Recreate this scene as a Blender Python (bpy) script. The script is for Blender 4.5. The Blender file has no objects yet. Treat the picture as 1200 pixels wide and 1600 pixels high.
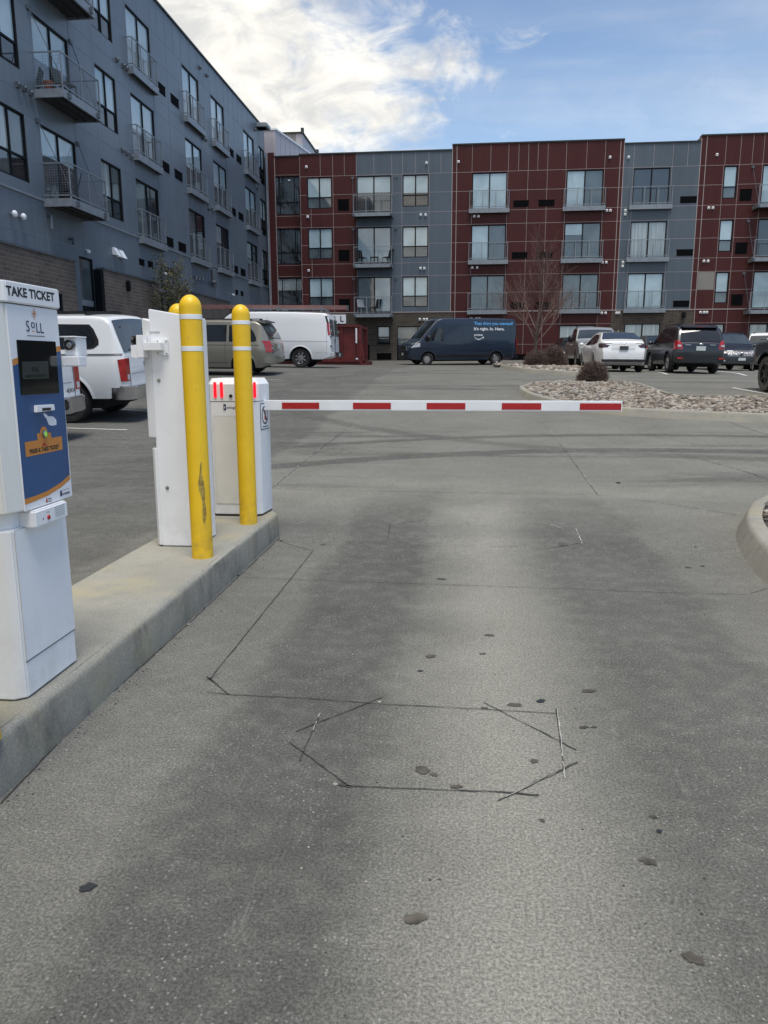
import bpy, math, random
import numpy as np
from mathutils import Vector, Matrix
from mathutils.geometry import tessellate_polygon
rnd = random.Random(7)
S = bpy.context.scene
COL = S.collection
R = math.radians

# ------------------------------------------------------------------ camera
F_PX, PITCH, ROLL, YAW, CH = 1184.78, 0.19334, -0.002924, 0.103068, 1.40
c_, s_ = math.cos, math.sin
FW = Vector((-s_(YAW)*c_(PITCH), c_(YAW)*c_(PITCH), -s_(PITCH)))
_rt = Vector((c_(YAW), s_(YAW), 0)); _up = _rt.cross(FW)
RT = _rt*c_(ROLL)+_up*s_(ROLL); UP = _up*c_(ROLL)-_rt*s_(ROLL)
C0 = Vector((0, 0, CH))
cam = bpy.data.cameras.new('camera'); co = bpy.data.objects.new('camera', cam); COL.objects.link(co)
m = Matrix((RT, UP, -FW)).transposed().to_4x4(); m.translation = C0; co.matrix_world = m
cam.sensor_fit = 'VERTICAL'; cam.sensor_height = 36; cam.lens = 36*F_PX/1600
cam.clip_start = 0.05; cam.clip_end = 3000
S.camera = co
def ray(x, y): return FW*F_PX+RT*(x-600)-UP*(y-800)
def onx(x, y, X): d = ray(x, y); return C0+d*(X/d.x)
def ony(x, y, Y): d = ray(x, y); return C0+d*(Y/d.y)
def onz(x, y, Z): d = ray(x, y); return C0+d*((Z-CH)/d.z)

# ------------------------------------------------------------------ terrain
BY = [-400, 6, 8, 10, 13.6, 16.5, 19.6, 24.4, 29.3, 37, 43, 51, 60, 500]
BZ = [0, 0, .04, .12, .31, .50, .70, .95, 1.16, 1.22, 1.29, 1.60, 1.68, 1.7]
_yy = np.arange(-2, 70, .25); _zz = np.interp(_yy, BY, BZ)
_k = np.hanning(15); _k /= _k.sum()
_zs = np.convolve(np.pad(_zz, 7, mode='edge'), _k, 'valid')
def terr(x, y):
    b = np.interp(y, _yy, _zs)
    k = np.interp(y, [18, 28, 40, 50], [0, .015, .015, 0])
    return float(b-k*max(-14, min(20, x)))
def ong(px, py, dz=0.0):
    d = ray(px, py); t = 0.0; step = .05/d.length*4
    d = d.normalized(); t = 0.5
    while t < 200:
        p = C0+d*t
        if p.z <= terr(p.x, p.y)+dz: break
        t += .05
    a, b = t-.05, t
    for _ in range(12):
        mm = (a+b)/2; p = C0+d*mm
        if p.z <= terr(p.x, p.y)+dz: b = mm
        else: a = mm
    return C0+d*b

# ------------------------------------------------------------------ materials
MATS = {}
class NT:
    def __init__(s, name):
        s.m = bpy.data.materials.new(name); s.m.use_nodes = True
        s.t = s.m.node_tree; s.b = s.t.nodes['Principled BSDF']; s.tc = None
    def n(s, typ, **kw):
        nd = s.t.nodes.new(typ)
        for k, v in kw.items():
            if k.startswith('i_'):
                key = k[2:].replace('_', ' ')
                nd.inputs[int(key) if key.isdigit() else key].default_value = v
            else: setattr(nd, k, v)
        return nd
    def l(s, a, b): s.t.links.new(a, b)
    def pos(s):
        if not s.tc: s.tc = s.n('ShaderNodeNewGeometry')
        return s.tc.outputs['Position']
    def noise(s, scale, detail=4, rough=.55, vec=None, dist=0):
        nd = s.n('ShaderNodeTexNoise', i_Scale=scale, i_Detail=detail, i_Roughness=rough, i_Distortion=dist)
        s.l(vec or s.pos(), nd.inputs['Vector']); return nd.outputs['Fac']
    def ramp(s, f, stops):
        r = s.n('ShaderNodeValToRGB'); e = r.color_ramp.elements
        while len(e) < len(stops): e.new(.5)
        for el, (p, c) in zip(e, stops):
            el.position = p; el.color = c if len(c) == 4 else (*c, 1)
        s.l(f, r.inputs['Fac']); return r.outputs['Color']
    def mix(s, f, a, b, mode='MIX'):
        x = s.n('ShaderNodeMix', data_type='RGBA', blend_type=mode)
        for v, i in ((f, 0), (a, 6), (b, 7)):
            if hasattr(v, 'links'): s.l(v, x.inputs[i])
            elif isinstance(v, (int, float)): x.inputs[i].default_value = v
            else: x.inputs[i].default_value = (*v, 1) if len(v) == 3 else v
        return x.outputs[2]
    def math(s, op, a, b=0.0, c=None, clamp=False):
        x = s.n('ShaderNodeMath', operation=op, use_clamp=clamp)
        for i, v in enumerate((a, b) if c is None else (a, b, c)):
            if hasattr(v, 'links'): s.l(v, x.inputs[i])
            else: x.inputs[i].default_value = v
        return x.outputs[0]
    def mapr(s, v, a, b, c=0., d=1.):
        x = s.n('ShaderNodeMapRange', clamp=True)
        x.interpolation_type = 'SMOOTHSTEP'
        s.l(v, x.inputs[0])
        for i, q in zip((1, 2, 3, 4), (a, b, c, d)): x.inputs[i].default_value = q
        return x.outputs[0]
    def bump(s, h, strength=.3, dist=.01):
        b = s.n('ShaderNodeBump', i_Strength=strength, i_Distance=dist)
        s.l(h, b.inputs['Height']); s.l(b.outputs[0], s.b.inputs['Normal'])
    def col(s, v):
        if hasattr(v, 'links'): s.l(v, s.b.inputs['Base Color'])
        else: s.b.inputs['Base Color'].default_value = (*v, 1)
    def set(s, **kw):
        for k, v in kw.items(): s.b.inputs[k.replace('_', ' ')].default_value = v

def simple(name, col, rough=.6, metal=0., var=.12, scale=3., emit=None, coat=0., spec=.5, bump=0., vscale=None):
    t = NT(name)
    if var:
        f = t.noise(scale, 5)
        k0 = tuple(c*(1-var) for c in col); k1 = tuple(min(1, c*(1+var)) for c in col)
        t.col(t.ramp(f, [(.3, k0), (.7, k1)]))
        if bump: t.bump(t.noise(vscale or scale*8, 4), bump, .01)
    else: t.col(col)
    t.set(Roughness=rough, Metallic=metal, Coat_Weight=coat, Specular_IOR_Level=spec)
    if coat: t.set(Coat_Roughness=.05)
    if emit:
        t.b.inputs['Emission Color'].default_value = (*emit[0], 1); t.b.inputs['Emission Strength'].default_value = emit[1]
    MATS[name] = t.m
    return t.m

def car_paint(name, col, rough=.28, dirt=.35, dcol=(.22, .2, .17), metal=0.):
    # road dirt gathers on the lower body: a film of real dust, thickest near the sills
    t = NT(name)
    tc = t.n('ShaderNodeTexCoord'); sp = t.n('ShaderNodeSeparateXYZ'); t.l(tc.outputs['Object'], sp.inputs[0])
    hz = t.mapr(sp.outputs['Z'], 1.0, .25)
    n = t.noise(4, 6, .6, tc.outputs['Object'])
    f = t.math('MULTIPLY', t.math('ADD', t.math('MULTIPLY', hz, t.mapr(n, .3, .75)), t.math('MULTIPLY', n, .12)), dirt, clamp=True)
    t.col(t.mix(f, col, dcol))
    t.l(t.mapr(f, 0, .5, rough, .7), t.b.inputs['Roughness'])
    t.set(Metallic=metal, Coat_Weight=.6, Coat_Roughness=.08)
    MATS[name] = t.m

def facade_paint(name, col, rough=.45, spec=.5):
    t = NT(name)
    mp = t.n('ShaderNodeMapping'); mp.inputs['Scale'].default_value = (1, 1, .12); t.l(t.pos(), mp.inputs[0])
    streak = t.noise(3.5, 5, .6, mp.outputs[0]); big = t.noise(.35, 3)
    f = t.math('ADD', t.math('MULTIPLY', streak, .5), t.math('MULTIPLY', big, .5))
    t.col(t.ramp(f, [(.3, tuple(c*.84 for c in col)), (.5, col), (.72, tuple(c*1.16 for c in col))]))
    t.set(Roughness=rough, Specular_IOR_Level=spec)
    t.bump(t.noise(1.1, 2), .12, .05)
    MATS[name] = t.m

def concrete(name, col, dark=.75, speck=True, dirt=None, yellow=0.):
    t = NT(name)
    n1 = t.noise(1.3, 6, .6); n2 = t.noise(110, 6, .85); n3 = t.noise(9, 5, .65)
    base = t.ramp(n1, [(.3, tuple(c*.85 for c in col)), (.7, tuple(c*1.12 for c in col))])
    base = t.mix(t.mapr(n3, .45, .75, 0, .5), base, tuple(c*dark for c in col))
    base = t.mix(t.mapr(n2, .35, .65), t.mix(1., base, (.66, .66, .65), 'MULTIPLY'), t.mix(1., base, (1.12, 1.12, 1.1), 'MULTIPLY'))
    if yellow: base = t.mix(t.mapr(t.noise(2.2, 4), .5, .7, 0, yellow), base, (col[0]*1.15, col[1]*1.05, col[2]*.72))
    t.col(base); t.set(Roughness=.92, Specular_IOR_Level=.25)
    t.bump(t.noise(90, 4, .7), .35, .004)
    MATS[name] = t.m; return t

facade_paint('grey_panel', (.128, .156, .186), .36)
facade_paint('grey_panel_far', (.098, .124, .152), .5, .25)
facade_paint('red_panel', (.066, .0175, .0165), .5, .2)
facade_paint('pale_panel', (.42, .39, .42), .4)
facade_paint('taupe_panel', (.22, .205, .18), .5)
simple('seam', (.38, .32, .31), .5, var=.1)
simple('seam_left', (.17, .2, .24), .45, var=.1)
simple('cap_metal', (.035, .04, .038), .5, var=.1, spec=.3)
simple('frame_black', (.004, .005, .007), .6, var=.1, spec=.2)
simple('galv', (.24, .265, .29), .45, metal=.3, var=.15, scale=6)
simple('galv_dark', (.10, .115, .13), .45, metal=.3, var=.15, scale=6)
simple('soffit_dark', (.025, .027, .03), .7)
simple('grille_black', (.006, .006, .007), .8, spec=.1)
simple('white_metal', (.86, .87, .88), .38, var=.03, scale=5)
simple('warm_lit_metal', (.82, .81, .76), .4, var=.03, scale=5)  # white metal again, warm light on camera-facing sides put into its colour
simple('white_plastic', (.86, .86, .86), .45, var=.03)
simple('black_plastic', (.012, .012, .013), .35, var=.1)
simple('rubber', (.018, .018, .019), .75, var=.2, scale=10)
simple('muddy_rubber', (.09, .082, .07), .85, var=.35, scale=9)
simple('rim_metal', (.5, .5, .5), .3, metal=.8, var=.1)
simple('chrome', (.6, .6, .62), .16, metal=1., var=.06)
simple('underbody', (.01, .01, .01), .9)
simple('red_lamp', (.36, .012, .014), .16, var=.3, scale=14, coat=.6)
simple('clear_lamp', (.55, .56, .58), .1, var=.3, scale=20, coat=.8)
simple('smoke_lamp', (.05, .02, .022), .12, var=.2, coat=.8)
simple('plate_white', (.55, .6, .6), .4, var=.1, scale=30)
simple('plate_dark', (.05, .05, .055), .4, var=.1, scale=30)
simple('line_paint', (.62, .62, .6), .8, var=.25, scale=14)
simple('led_red', (.35, .005, .01), .5, var=0, spec=.2, emit=((1., .01, .025), .62))
simple('tape_red', (.42, .012, .015), .35, var=.12, scale=30)
simple('tape_white', (.84, .86, .88), .35, var=.05)
simple('label_blue', (.022, .085, .22), .3, var=.08, scale=8)
simple('label_orange', (.62, .24, .045), .35, var=.06)
simple('label_white', (.84, .85, .87), .35, var=.03)
simple('text_black', (.012, .012, .015), .5, var=0)
simple('text_navy', (.015, .03, .09), .5, var=0)
simple('text_red', (.45, .02, .015), .5, var=0)
simple('text_white', (.75, .77, .8), .5, var=0)
simple('text_cyan', (.13, .42, .80), .5, var=0)
simple('text_grey', (.12, .12, .12), .5, var=0)
simple('screen_glass', (.006, .008, .008), .12, var=0, coat=.4)
simple('screen_dim', (.035, .045, .042), .2, var=0)
simple('steel', (.35, .35, .33), .28, metal=.9, var=.1)
simple('button_green', (.25, .45, .08), .3, var=0, emit=((.3, .9, .1), .15))
simple('lens', (.01, .01, .012), .05, var=0, coat=1.)
simple('dumpster_red', (.115, .013, .013), .5, var=.3, scale=2.5, bump=.1)
simple('ladder_pink', (.20, .10, .09), .5, var=.15)
simple('bark', (.095, .08, .068), .9, var=.3, scale=12)
simple('twig_red', (.15, .10, .085), .9, var=.35, scale=20)
simple('leaf_olive', (.075, .07, .022), .7, var=.35, scale=6)
simple('leaf_dark', (.03, .036, .016), .7, var=.3, scale=6)
for i, c in enumerate([(.26, .225, .18), (.12, .105, .09), (.36, .325, .28), (.19, .15, .115), (.30, .285, .26)]):
    simple('stone_%d' % i, c, .85, var=.2, scale=20)
simple('gravel_bed', (.09, .08, .07), .95, var=.4, scale=30, bump=.6)
simple('joint_dark', (.05, .049, .045), .95, var=.5, scale=25)
simple('joint_light', (.38, .38, .35), .95, var=.3, scale=25)
simple('terracotta', (.25, .07, .035), .7)
simple('chair_olive', (.05, .055, .04), .5)
simple('cover_black', (.012, .013, .016), .6, var=.3)
simple('cushion_grey', (.3, .32, .34), .8)
# window glass: what shows is mostly the blind, curtain or dark room behind a reflective pane
def glass(name, col, col2=None, ior=2.0, rough=.03, stripes=False):
    t = NT(name); c2 = col2 or tuple(c*.75 for c in col)
    if stripes:
        mp = t.n('ShaderNodeMapping'); mp.inputs['Scale'].default_value = (6, 6, .25); t.l(t.pos(), mp.inputs[0])
        f = t.noise(1.6, 3, .6, mp.outputs[0])
    else: f = t.noise(.7, 3, .5, dist=.6)
    t.col(t.ramp(f, [(.35, c2), (.65, col)])); t.set(Roughness=rough, IOR=ior)
    t.bump(t.noise(.8, 2), .06, .05)
    MATS[name] = t.m
glass('pane_blind_reflect_tint', (.44, .56, .60), (.30, .40, .44))  # pale blind with a blue reflection painted into its colour
glass('pane_curtain', (.40, .44, .44), (.20, .25, .26), stripes=True)
glass('pane_mid', (.11, .135, .14), (.05, .065, .07))
glass('pane_dark', (.028, .033, .036), (.014, .017, .02))
glass('pane_stair', (.05, .06, .065), (.015, .018, .02))
glass('car_glass', (.02, .024, .027), (.01, .012, .014), ior=1.6)
glass('shield_glass', (.05, .062, .068), (.025, .03, .035), ior=1.7)
car_paint('paint_white', (.78, .79, .79), dirt=.45)
car_paint('paint_white_clean', (.78, .79, .80), dirt=.2)
car_paint('paint_champagne', (.26, .245, .205), metal=.35, dirt=.25)
car_paint('paint_navy', (.005, .015, .036), rough=.4, dirt=.12, dcol=(.05, .05, .05))
car_paint('paint_silver', (.36, .37, .37), metal=.4, dirt=.35)
car_paint('paint_black', (.010, .012, .017), dirt=.15, dcol=(.06, .055, .05))
car_paint('paint_grey', (.05, .052, .055), metal=.3, dirt=.2)

def brick(name, swap, c1, c2, mortar):
    t = NT(name); sp = t.n('ShaderNodeSeparateXYZ'); t.l(t.pos(), sp.inputs[0]); cb = t.n('ShaderNodeCombineXYZ')
    t.l(sp.outputs['Y' if swap else 'X'], cb.inputs[0]); t.l(sp.outputs['Z'], cb.inputs[1])
    b = t.n('ShaderNodeTexBrick'); t.l(cb.outputs[0], b.inputs[0])
    b.inputs['Color1'].default_value = (*c1, 1); b.inputs['Color2'].default_value = (*c2, 1); b.inputs['Mortar'].default_value = (*mortar, 1)
    b.inputs['Scale'].default_value = 1; b.inputs['Mortar Size'].default_value = .012; b.inputs['Brick Width'].default_value = .40; b.inputs['Row Height'].default_value = .125
    b.inputs['Bias'].default_value = -.2
    n = t.noise(1.2, 5)
    t.col(t.mix(1., b.outputs['Color'], t.ramp(n, [(.3, (.75, .75, .75)), (.7, (1.15, 1.12, 1.08))]), 'MULTIPLY'))
    t.set(Roughness=.9); t.bump(b.outputs['Fac'], -.5, .01)
    MATS[name] = t.m
brick('brick_left', True, (.125, .10, .085), (.085, .068, .058), (.17, .15, .13))
brick('brick_far', False, (.075, .06, .045), (.038, .031, .026), (.12, .105, .09))

def splash(name, k, lo=.22, hi=.62, dcol=(.23, .21, .17), streak=.10):
    m_ = MATS[name]; t = NT.__new__(NT); t.m = m_; t.t = m_.node_tree; t.b = t.t.nodes['Principled BSDF']; t.tc = None
    old = t.b.inputs['Base Color'].links[0].from_socket; sp_ = t.n('ShaderNodeSeparateXYZ'); t.l(t.pos(), sp_.inputs[0])
    mp_ = t.n('ShaderNodeMapping'); mp_.inputs['Scale'].default_value = (1, 1, .10); t.l(t.pos(), mp_.inputs[0])
    f = t.math('MULTIPLY', t.mapr(sp_.outputs['Z'], hi, lo), t.mapr(t.noise(9, 6, .7), .35, .7))
    f = t.math('ADD', t.math('MULTIPLY', f, k), t.math('MULTIPLY', t.mapr(t.noise(14, 5, .6, mp_.outputs[0]), .52, .75), streak), clamp=True)
    f = t.math('ADD', f, t.math('MULTIPLY', t.mapr(t.noise(120, 2, .5), .70, .74), .25), clamp=True)
    t.l(t.mix(f, old, dcol), t.b.inputs['Base Color'])
splash('white_metal', .16, streak=.03); splash('warm_lit_metal', .15, streak=.03); splash('white_plastic', .05, streak=.02)
t = NT('yellow_sleeve')
n = t.noise(5, 5, .6); n2 = t.noise(30, 3)
t.col(t.mix(t.mapr(n2, .62, .75, 0, .3), t.ramp(n, [(.3, (.78, .48, .010)), (.7, (.85, .54, .014))]), (.35, .26, .06)))
t.set(Roughness=.42); t.bump(n2, .05, .003); MATS['yellow_sleeve'] = t.m; splash('yellow_sleeve', .75, .20, .55, (.32, .22, .05), .08)
simple('scuff', (.36, .25, .05), .7, var=.5, scale=40)

concrete('curb_concrete', (.33, .32, .285), .72, yellow=.35)
t = concrete('island_concrete', (.36, .35, .305), .78, yellow=.5)
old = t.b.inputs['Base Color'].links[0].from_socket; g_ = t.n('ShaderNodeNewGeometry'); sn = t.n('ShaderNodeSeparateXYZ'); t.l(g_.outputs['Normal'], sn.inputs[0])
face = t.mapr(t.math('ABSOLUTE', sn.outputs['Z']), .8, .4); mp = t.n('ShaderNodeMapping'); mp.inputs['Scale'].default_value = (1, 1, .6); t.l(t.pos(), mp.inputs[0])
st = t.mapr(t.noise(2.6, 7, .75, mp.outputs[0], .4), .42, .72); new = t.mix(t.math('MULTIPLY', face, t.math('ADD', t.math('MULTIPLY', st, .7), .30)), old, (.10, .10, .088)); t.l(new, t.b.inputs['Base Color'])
# lot: concrete with wheel-track grime, spatter and aggregate
t = NT('lot_concrete'); P = t.pos()
sp = t.n('ShaderNodeSeparateXYZ'); t.l(P, sp.inputs[0]); X, Y = sp.outputs['X'], sp.outputs['Y']
wob = t.math('MULTIPLY', t.math('SUBTRACT', t.noise(.55, 3), .5), .55)
wob2 = t.math('MULTIPLY', t.math('SUBTRACT', t.noise(5, 4, .7), .5), .22)
xw = t.math('ADD', X, t.math('ADD', wob, wob2))
def band(c, w, soft):
    d = t.math('ABSOLUTE', t.math('SUBTRACT', xw, c)); return t.mapr(d, w+soft, w-soft*.4)
fy = t.mapr(Y, 9.5, 5.0)
grime = t.math('MAXIMUM', t.math('MULTIPLY', band(-.62, .34, .34), 1.0), t.math('MULTIPLY', band(1.02, .42, .40), .9))
grime = t.math('MAXIMUM', grime, t.math('SUBTRACT', .66, t.math('MULTIPLY', band(.20, .12, .42), .62))); grime = t.math('MULTIPLY', grime, t.mapr(fy, 0, 1, .35, 1))
far = t.math('ADD', t.math('MULTIPLY', t.mapr(Y, 5.5, 10.0), .52), t.math('MULTIPLY', t.mapr(Y, 10, 26), .14))
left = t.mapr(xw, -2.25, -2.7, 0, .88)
sweep_v = t.n('ShaderNodeMapping'); sweep_v.inputs['Scale'].default_value = (.16, 1.1, 1); sweep_v.inputs['Rotation'].default_value = (0, 0, .22); t.l(P, sweep_v.inputs[0])
sweep = t.math('MULTIPLY', t.mapr(t.noise(1.0, 5, .65, sweep_v.outputs[0], .3), .5, .68), t.mapr(Y, 6.5, 9, 0, .45))
# turning arcs of tyre marks round the far side of the gate
def arc(cx, cy, r, w, k):
    dx = t.math('SUBTRACT', X, cx); dy = t.math('SUBTRACT', Y, cy)
    q = t.math('SQRT', t.math('ADD', t.math('MULTIPLY', dx, dx), t.math('MULTIPLY', dy, dy)))
    q = t.math('ADD', q, t.math('MULTIPLY', wob2, .6))
    return t.math('MULTIPLY', t.mapr(t.math('ABSOLUTE', t.math('SUBTRACT', q, r)), w, w*.3), k)
arcs = t.math('MAXIMUM', t.math('MAXIMUM', arc(3.0, 1.2, 9.9, .24, .75), arc(3.2, .8, 11.8, .20, .45)), arc(5.5, 20.5, 10.2, .28, .3))
arcs = t.math('MULTIPLY', arcs, t.mapr(Y, 6, 9))
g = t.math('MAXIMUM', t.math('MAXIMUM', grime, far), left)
g = t.math('ADD', g, t.math('MULTIPLY', t.math('ADD', sweep, arcs), 1.0), clamp=True)
mott = t.noise(1.1, 6, .6); fine = t.noise(110, 7, .88); mid = t.noise(9, 5, .65)
lightc = t.ramp(mott, [(.3, (.245, .240, .208)), (.7, (.31, .304, .266))])
darkc = t.ramp(mott, [(.3, (.086, .086, .079)), (.7, (.122, .121, .112))])
base = t.mix(t.math('MULTIPLY', g, t.mapr(mid, .25, .6, .75, 1.0)), lightc, darkc)
base = t.mix(t.mapr(fine, .42, .60), t.mix(1., base, (.56, .56, .56), 'MULTIPLY'), t.mix(1., base, (1.40, 1.40, 1.38), 'MULTIPLY'))
base = t.mix(t.mapr(t.noise(28, 5, .8), .40, .62), t.mix(1., base, (.90, .90, .90), 'MULTIPLY'), base)
vor = t.n('ShaderNodeTexVoronoi', i_Scale=95.); t.l(P, vor.inputs['Vector'])
sep = t.n('ShaderNodeSeparateColor'); t.l(vor.outputs['Color'], sep.inputs[0])
chip = t.math('MULTIPLY', t.mapr(vor.outputs['Distance'], .42, .25), t.mapr(sep.outputs[0], .83, .90))
chip = t.math('MULTIPLY', chip, t.mapr(t.noise(2.5, 4), .35, .6))
base = t.mix(t.math('MULTIPLY', chip, .42), base, (.44, .43, .41))
vor2 = t.n('ShaderNodeTexVoronoi', i_Scale=60.); t.l(P, vor2.inputs['Vector'])
sep2 = t.n('ShaderNodeSeparateColor'); t.l(vor2.outputs['Color'], sep2.inputs[0])
pit = t.math('MULTIPLY', t.mapr(vor2.outputs['Distance'], .22, .1), t.mapr(sep2.outputs[1], .86, .9))
base = t.mix(t.math('MULTIPLY', pit, .7), base, (.03, .03, .028))
scuffs_v = t.n('ShaderNodeMapping'); scuffs_v.inputs['Scale'].default_value = (7, 1.2, 1); t.l(P, scuffs_v.inputs[0])
base = t.mix(t.mapr(t.noise(2.2, 6, .7, scuffs_v.outputs[0]), .60, .8, 0, .35), base, (.36, .35, .32))
t.col(base); t.set(Roughness=.9, Specular_IOR_Level=.3)
hh = t.math('SUBTRACT', t.math('ADD', fine, t.math('MULTIPLY', chip, .42)), t.math('MULTIPLY', pit, 1.2))
t.bump(hh, .45, .003)
MATS['lot_concrete'] = t.m
t = NT('oil_spot'); n = t.noise(30, 4)
t.col(t.ramp(n, [(.35, (.042, .037, .028)), (.7, (.115, .102, .08))])); t.set(Roughness=.6); MATS['oil_spot'] = t.m
simple('tar_spot', (.02, .022, .026), .5, var=.2)

# ------------------------------------------------------------------ mesh tools
class MB:
    def __init__(s): s.v = []; s.f = []; s.m = []; s.sm = []
    def poly(s, pts, m=0, sm=False):
        b = len(s.v); s.v += [tuple(p) for p in pts]; s.f.append(tuple(range(b, b+len(pts)))); s.m.append(m); s.sm.append(sm)
    def grid(s, rows, m=0, sm=True, close=False):
        b = len(s.v); nr = len(rows); nc = len(rows[0])
        for r in rows: s.v += [tuple(p) for p in r]
        for i in range(nr-1):
            for j in range(nc if close else nc-1):
                k = (j+1) % nc
                s.f.append((b+i*nc+j, b+i*nc+k, b+(i+1)*nc+k, b+(i+1)*nc+j)); s.m.append(m); s.sm.append(sm)
    def hexa(s, p, m=0):     # p: 8 points, bottom ring 0-3, top ring 4-7
        b = len(s.v); s.v += [tuple(q) for q in p]
        for f in ((3, 2, 1, 0), (4, 5, 6, 7), (0, 1, 5, 4), (1, 2, 6, 5), (2, 3, 7, 6), (3, 0, 4, 7)):
            s.f.append(tuple(b+i for i in f)); s.m.append(m); s.sm.append(False)
    def box(s, x0, x1, y0, y1, z0, z1, m=0):
        s.hexa([(x0, y0, z0), (x1, y0, z0), (x1, y1, z0), (x0, y1, z0), (x0, y0, z1), (x1, y0, z1), (x1, y1, z1), (x0, y1, z1)], m)
    def bar(s, a, b, w, h=None, m=0, upv=(0, 0, 1)):
        a, b = Vector(a), Vector(b); d = (b-a).normalized(); u = Vector(upv)
        if abs(d.dot(u)) > .98: u = Vector((1, 0, 0))
        r = d.cross(u).normalized()*(w/2); u = r.cross(d).normalized()*((h or w)/2)
        s.hexa([a-r-u, a+r-u, a+r+u, a-r+u, b-r-u, b+r-u, b+r+u, b-r+u], m)
    def tube(s, a, b, r0, r1=None, n=8, m=0, cap=True, sm=True):
        a, b = Vector(a), Vector(b); d = (b-a).normalized(); u = Vector((0, 0, 1)) if abs(d.z) < .9 else Vector((1, 0, 0))
        p = d.cross(u).normalized(); q = d.cross(p); r1 = r0 if r1 is None else r1
        A = [a+(p*c_(t)+q*s_(t))*r0 for t in [2*math.pi*i/n for i in range(n)]]
        B = [b+(p*c_(t)+q*s_(t))*r1 for t in [2*math.pi*i/n for i in range(n)]]
        s.grid([A, B], m, sm, True)
        if cap: s.poly(A[::-1], m); s.poly(B, m)
    def lathe(s, prof, origin, axis='z', n=24, m=0, a0=0, sm=True):
        rows = []
        o = Vector(origin)
        for r, h in prof:
            ring = []
            for i in range(n):
                t = a0+2*math.pi*i/n; x, y = r*c_(t), r*s_(t)
                ring.append(o+(Vector((x, y, h)) if axis == 'z' else Vector((x, h, y)) if axis == 'y' else Vector((h, x, y))))
            rows.append(ring)
        s.grid(rows, m, sm, True)
    def prism(s, pts, z0, z1, m=0):      # pts xy
        n = len(pts); A = [(x, y, z0) for x, y in pts]; B = [(x, y, z1) for x, y in pts]
        for i in range(n): j = (i+1) % n; s.poly([A[i], A[j], B[j], B[i]], m)
        s.poly(A[::-1], m); s.poly(B, m)
    def ball(s, c, r, m=0, n=10):
        rx, ry, rz = r if hasattr(r, '__len__') else (r, r, r)
        rows = []
        for i in range(n//2+1):
            p = math.pi*i/(n//2); rows.append([(c[0]+rx*s_(p)*c_(2*math.pi*j/n), c[1]+ry*s_(p)*s_(2*math.pi*j/n), c[2]+rz*c_(p)) for j in range(n)])
        s.grid(rows, m, True, True)
    def add(s, o, M=None):
        b = len(s.v); s.v += [tuple(M@Vector(p)) for p in o.v] if M else o.v
        s.f += [tuple(i+b for i in f) for f in o.f]; s.m += o.m; s.sm += o.sm
    def build(s, name, mats, parent=None, off=None, bevel=0, angle=40):
        me = bpy.data.meshes.new(name)
        V = s.v
        if off is not None: V = [(a-off[0], b-off[1], c-off[2]) for a, b, c in V]
        me.from_pydata(V, [], s.f)
        for mm in (mats if isinstance(mats, (list, tuple)) else [mats]): me.materials.append(MATS[mm])
        me.polygons.foreach_set('material_index', s.m); me.polygons.foreach_set('use_smooth', s.sm)
        me.update()
        if any(s.sm) or bevel:
            import bmesh
            bm = bmesh.new(); bm.from_mesh(me); bmesh.ops.remove_doubles(bm, verts=bm.verts, dist=1e-5)
            if not bevel: pass
            else:
                bmesh.ops.recalc_face_normals(bm, faces=bm.faces)
                es = [e for e in bm.edges if len(e.link_faces) == 2 and e.calc_face_angle(0) > .6]
                bmesh.ops.bevel(bm, geom=es, offset=bevel, segments=2, affect='EDGES', clamp_overlap=True)
            bmesh.ops.recalc_face_normals(bm, faces=bm.faces)
            bm.to_mesh(me); bm.free()
            me.set_sharp_from_angle(angle=R(angle))
        o = bpy.data.objects.new(name, me); COL.objects.link(o)
        if parent: o.parent = parent
        elif off is not None: o.location = off
        return o

def thing(name, label, cat, loc=(0, 0, 0), rz=0, group=None):
    o = bpy.data.objects.new(name, None); COL.objects.link(o); o.location = loc; o.rotation_euler = (0, 0, rz)
    o.empty_display_size = .3
    return tag(o, label, cat, group)
def tag(o, label, cat, group=None):
    o['label'] = label; o['category'] = cat
    if group: o['group'] = group
    return o
def struct(o): o['kind'] = 'structure'; return o
def copy_tree(o, parent=None):
    c = o.copy(); COL.objects.link(c)
    if parent: c.parent = parent
    for ch in list(o.children): copy_tree(ch, c)
    return c

FONTCACHE = {}
def text_mb(s, bold=0.0):
    cu = bpy.data.curves.new('t', 'FONT'); cu.body = s; cu.size = 1; cu.extrude = 0; cu.offset = bold; cu.resolution_u = 3
    o = bpy.data.objects.new('t', cu); COL.objects.link(o)
    dg = bpy.context.evaluated_depsgraph_get(); me = bpy.data.meshes.new_from_object(o.evaluated_get(dg))
    vs = [tuple(v.co) for v in me.vertices]; fs = [tuple(p.vertices) for p in me.polygons]
    bpy.data.objects.remove(o); bpy.data.curves.remove(cu); bpy.data.meshes.remove(me)
    x0 = min(v[0] for v in vs); x1 = max(v[0] for v in vs); y0 = min(v[1] for v in vs); y1 = max(v[1] for v in vs)
    return [((v[0]-x0)/(x1-x0), (v[1]-y0)/(y1-y0)) for v in vs], fs
def put_text(mb, s, O, U, V, m=0, bold=0.0):
    """text filling the parallelogram from O along U (width) and V (height)"""
    vs, fs = text_mb(s, bold); b = len(mb.v); O, U, V = Vector(O), Vector(U), Vector(V)
    mb.v += [tuple(O+U*a+V*c) for a, c in vs]; mb.f += [tuple(i+b for i in f) for f in fs]
    mb.m += [m]*len(fs); mb.sm += [False]*len(fs)

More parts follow.
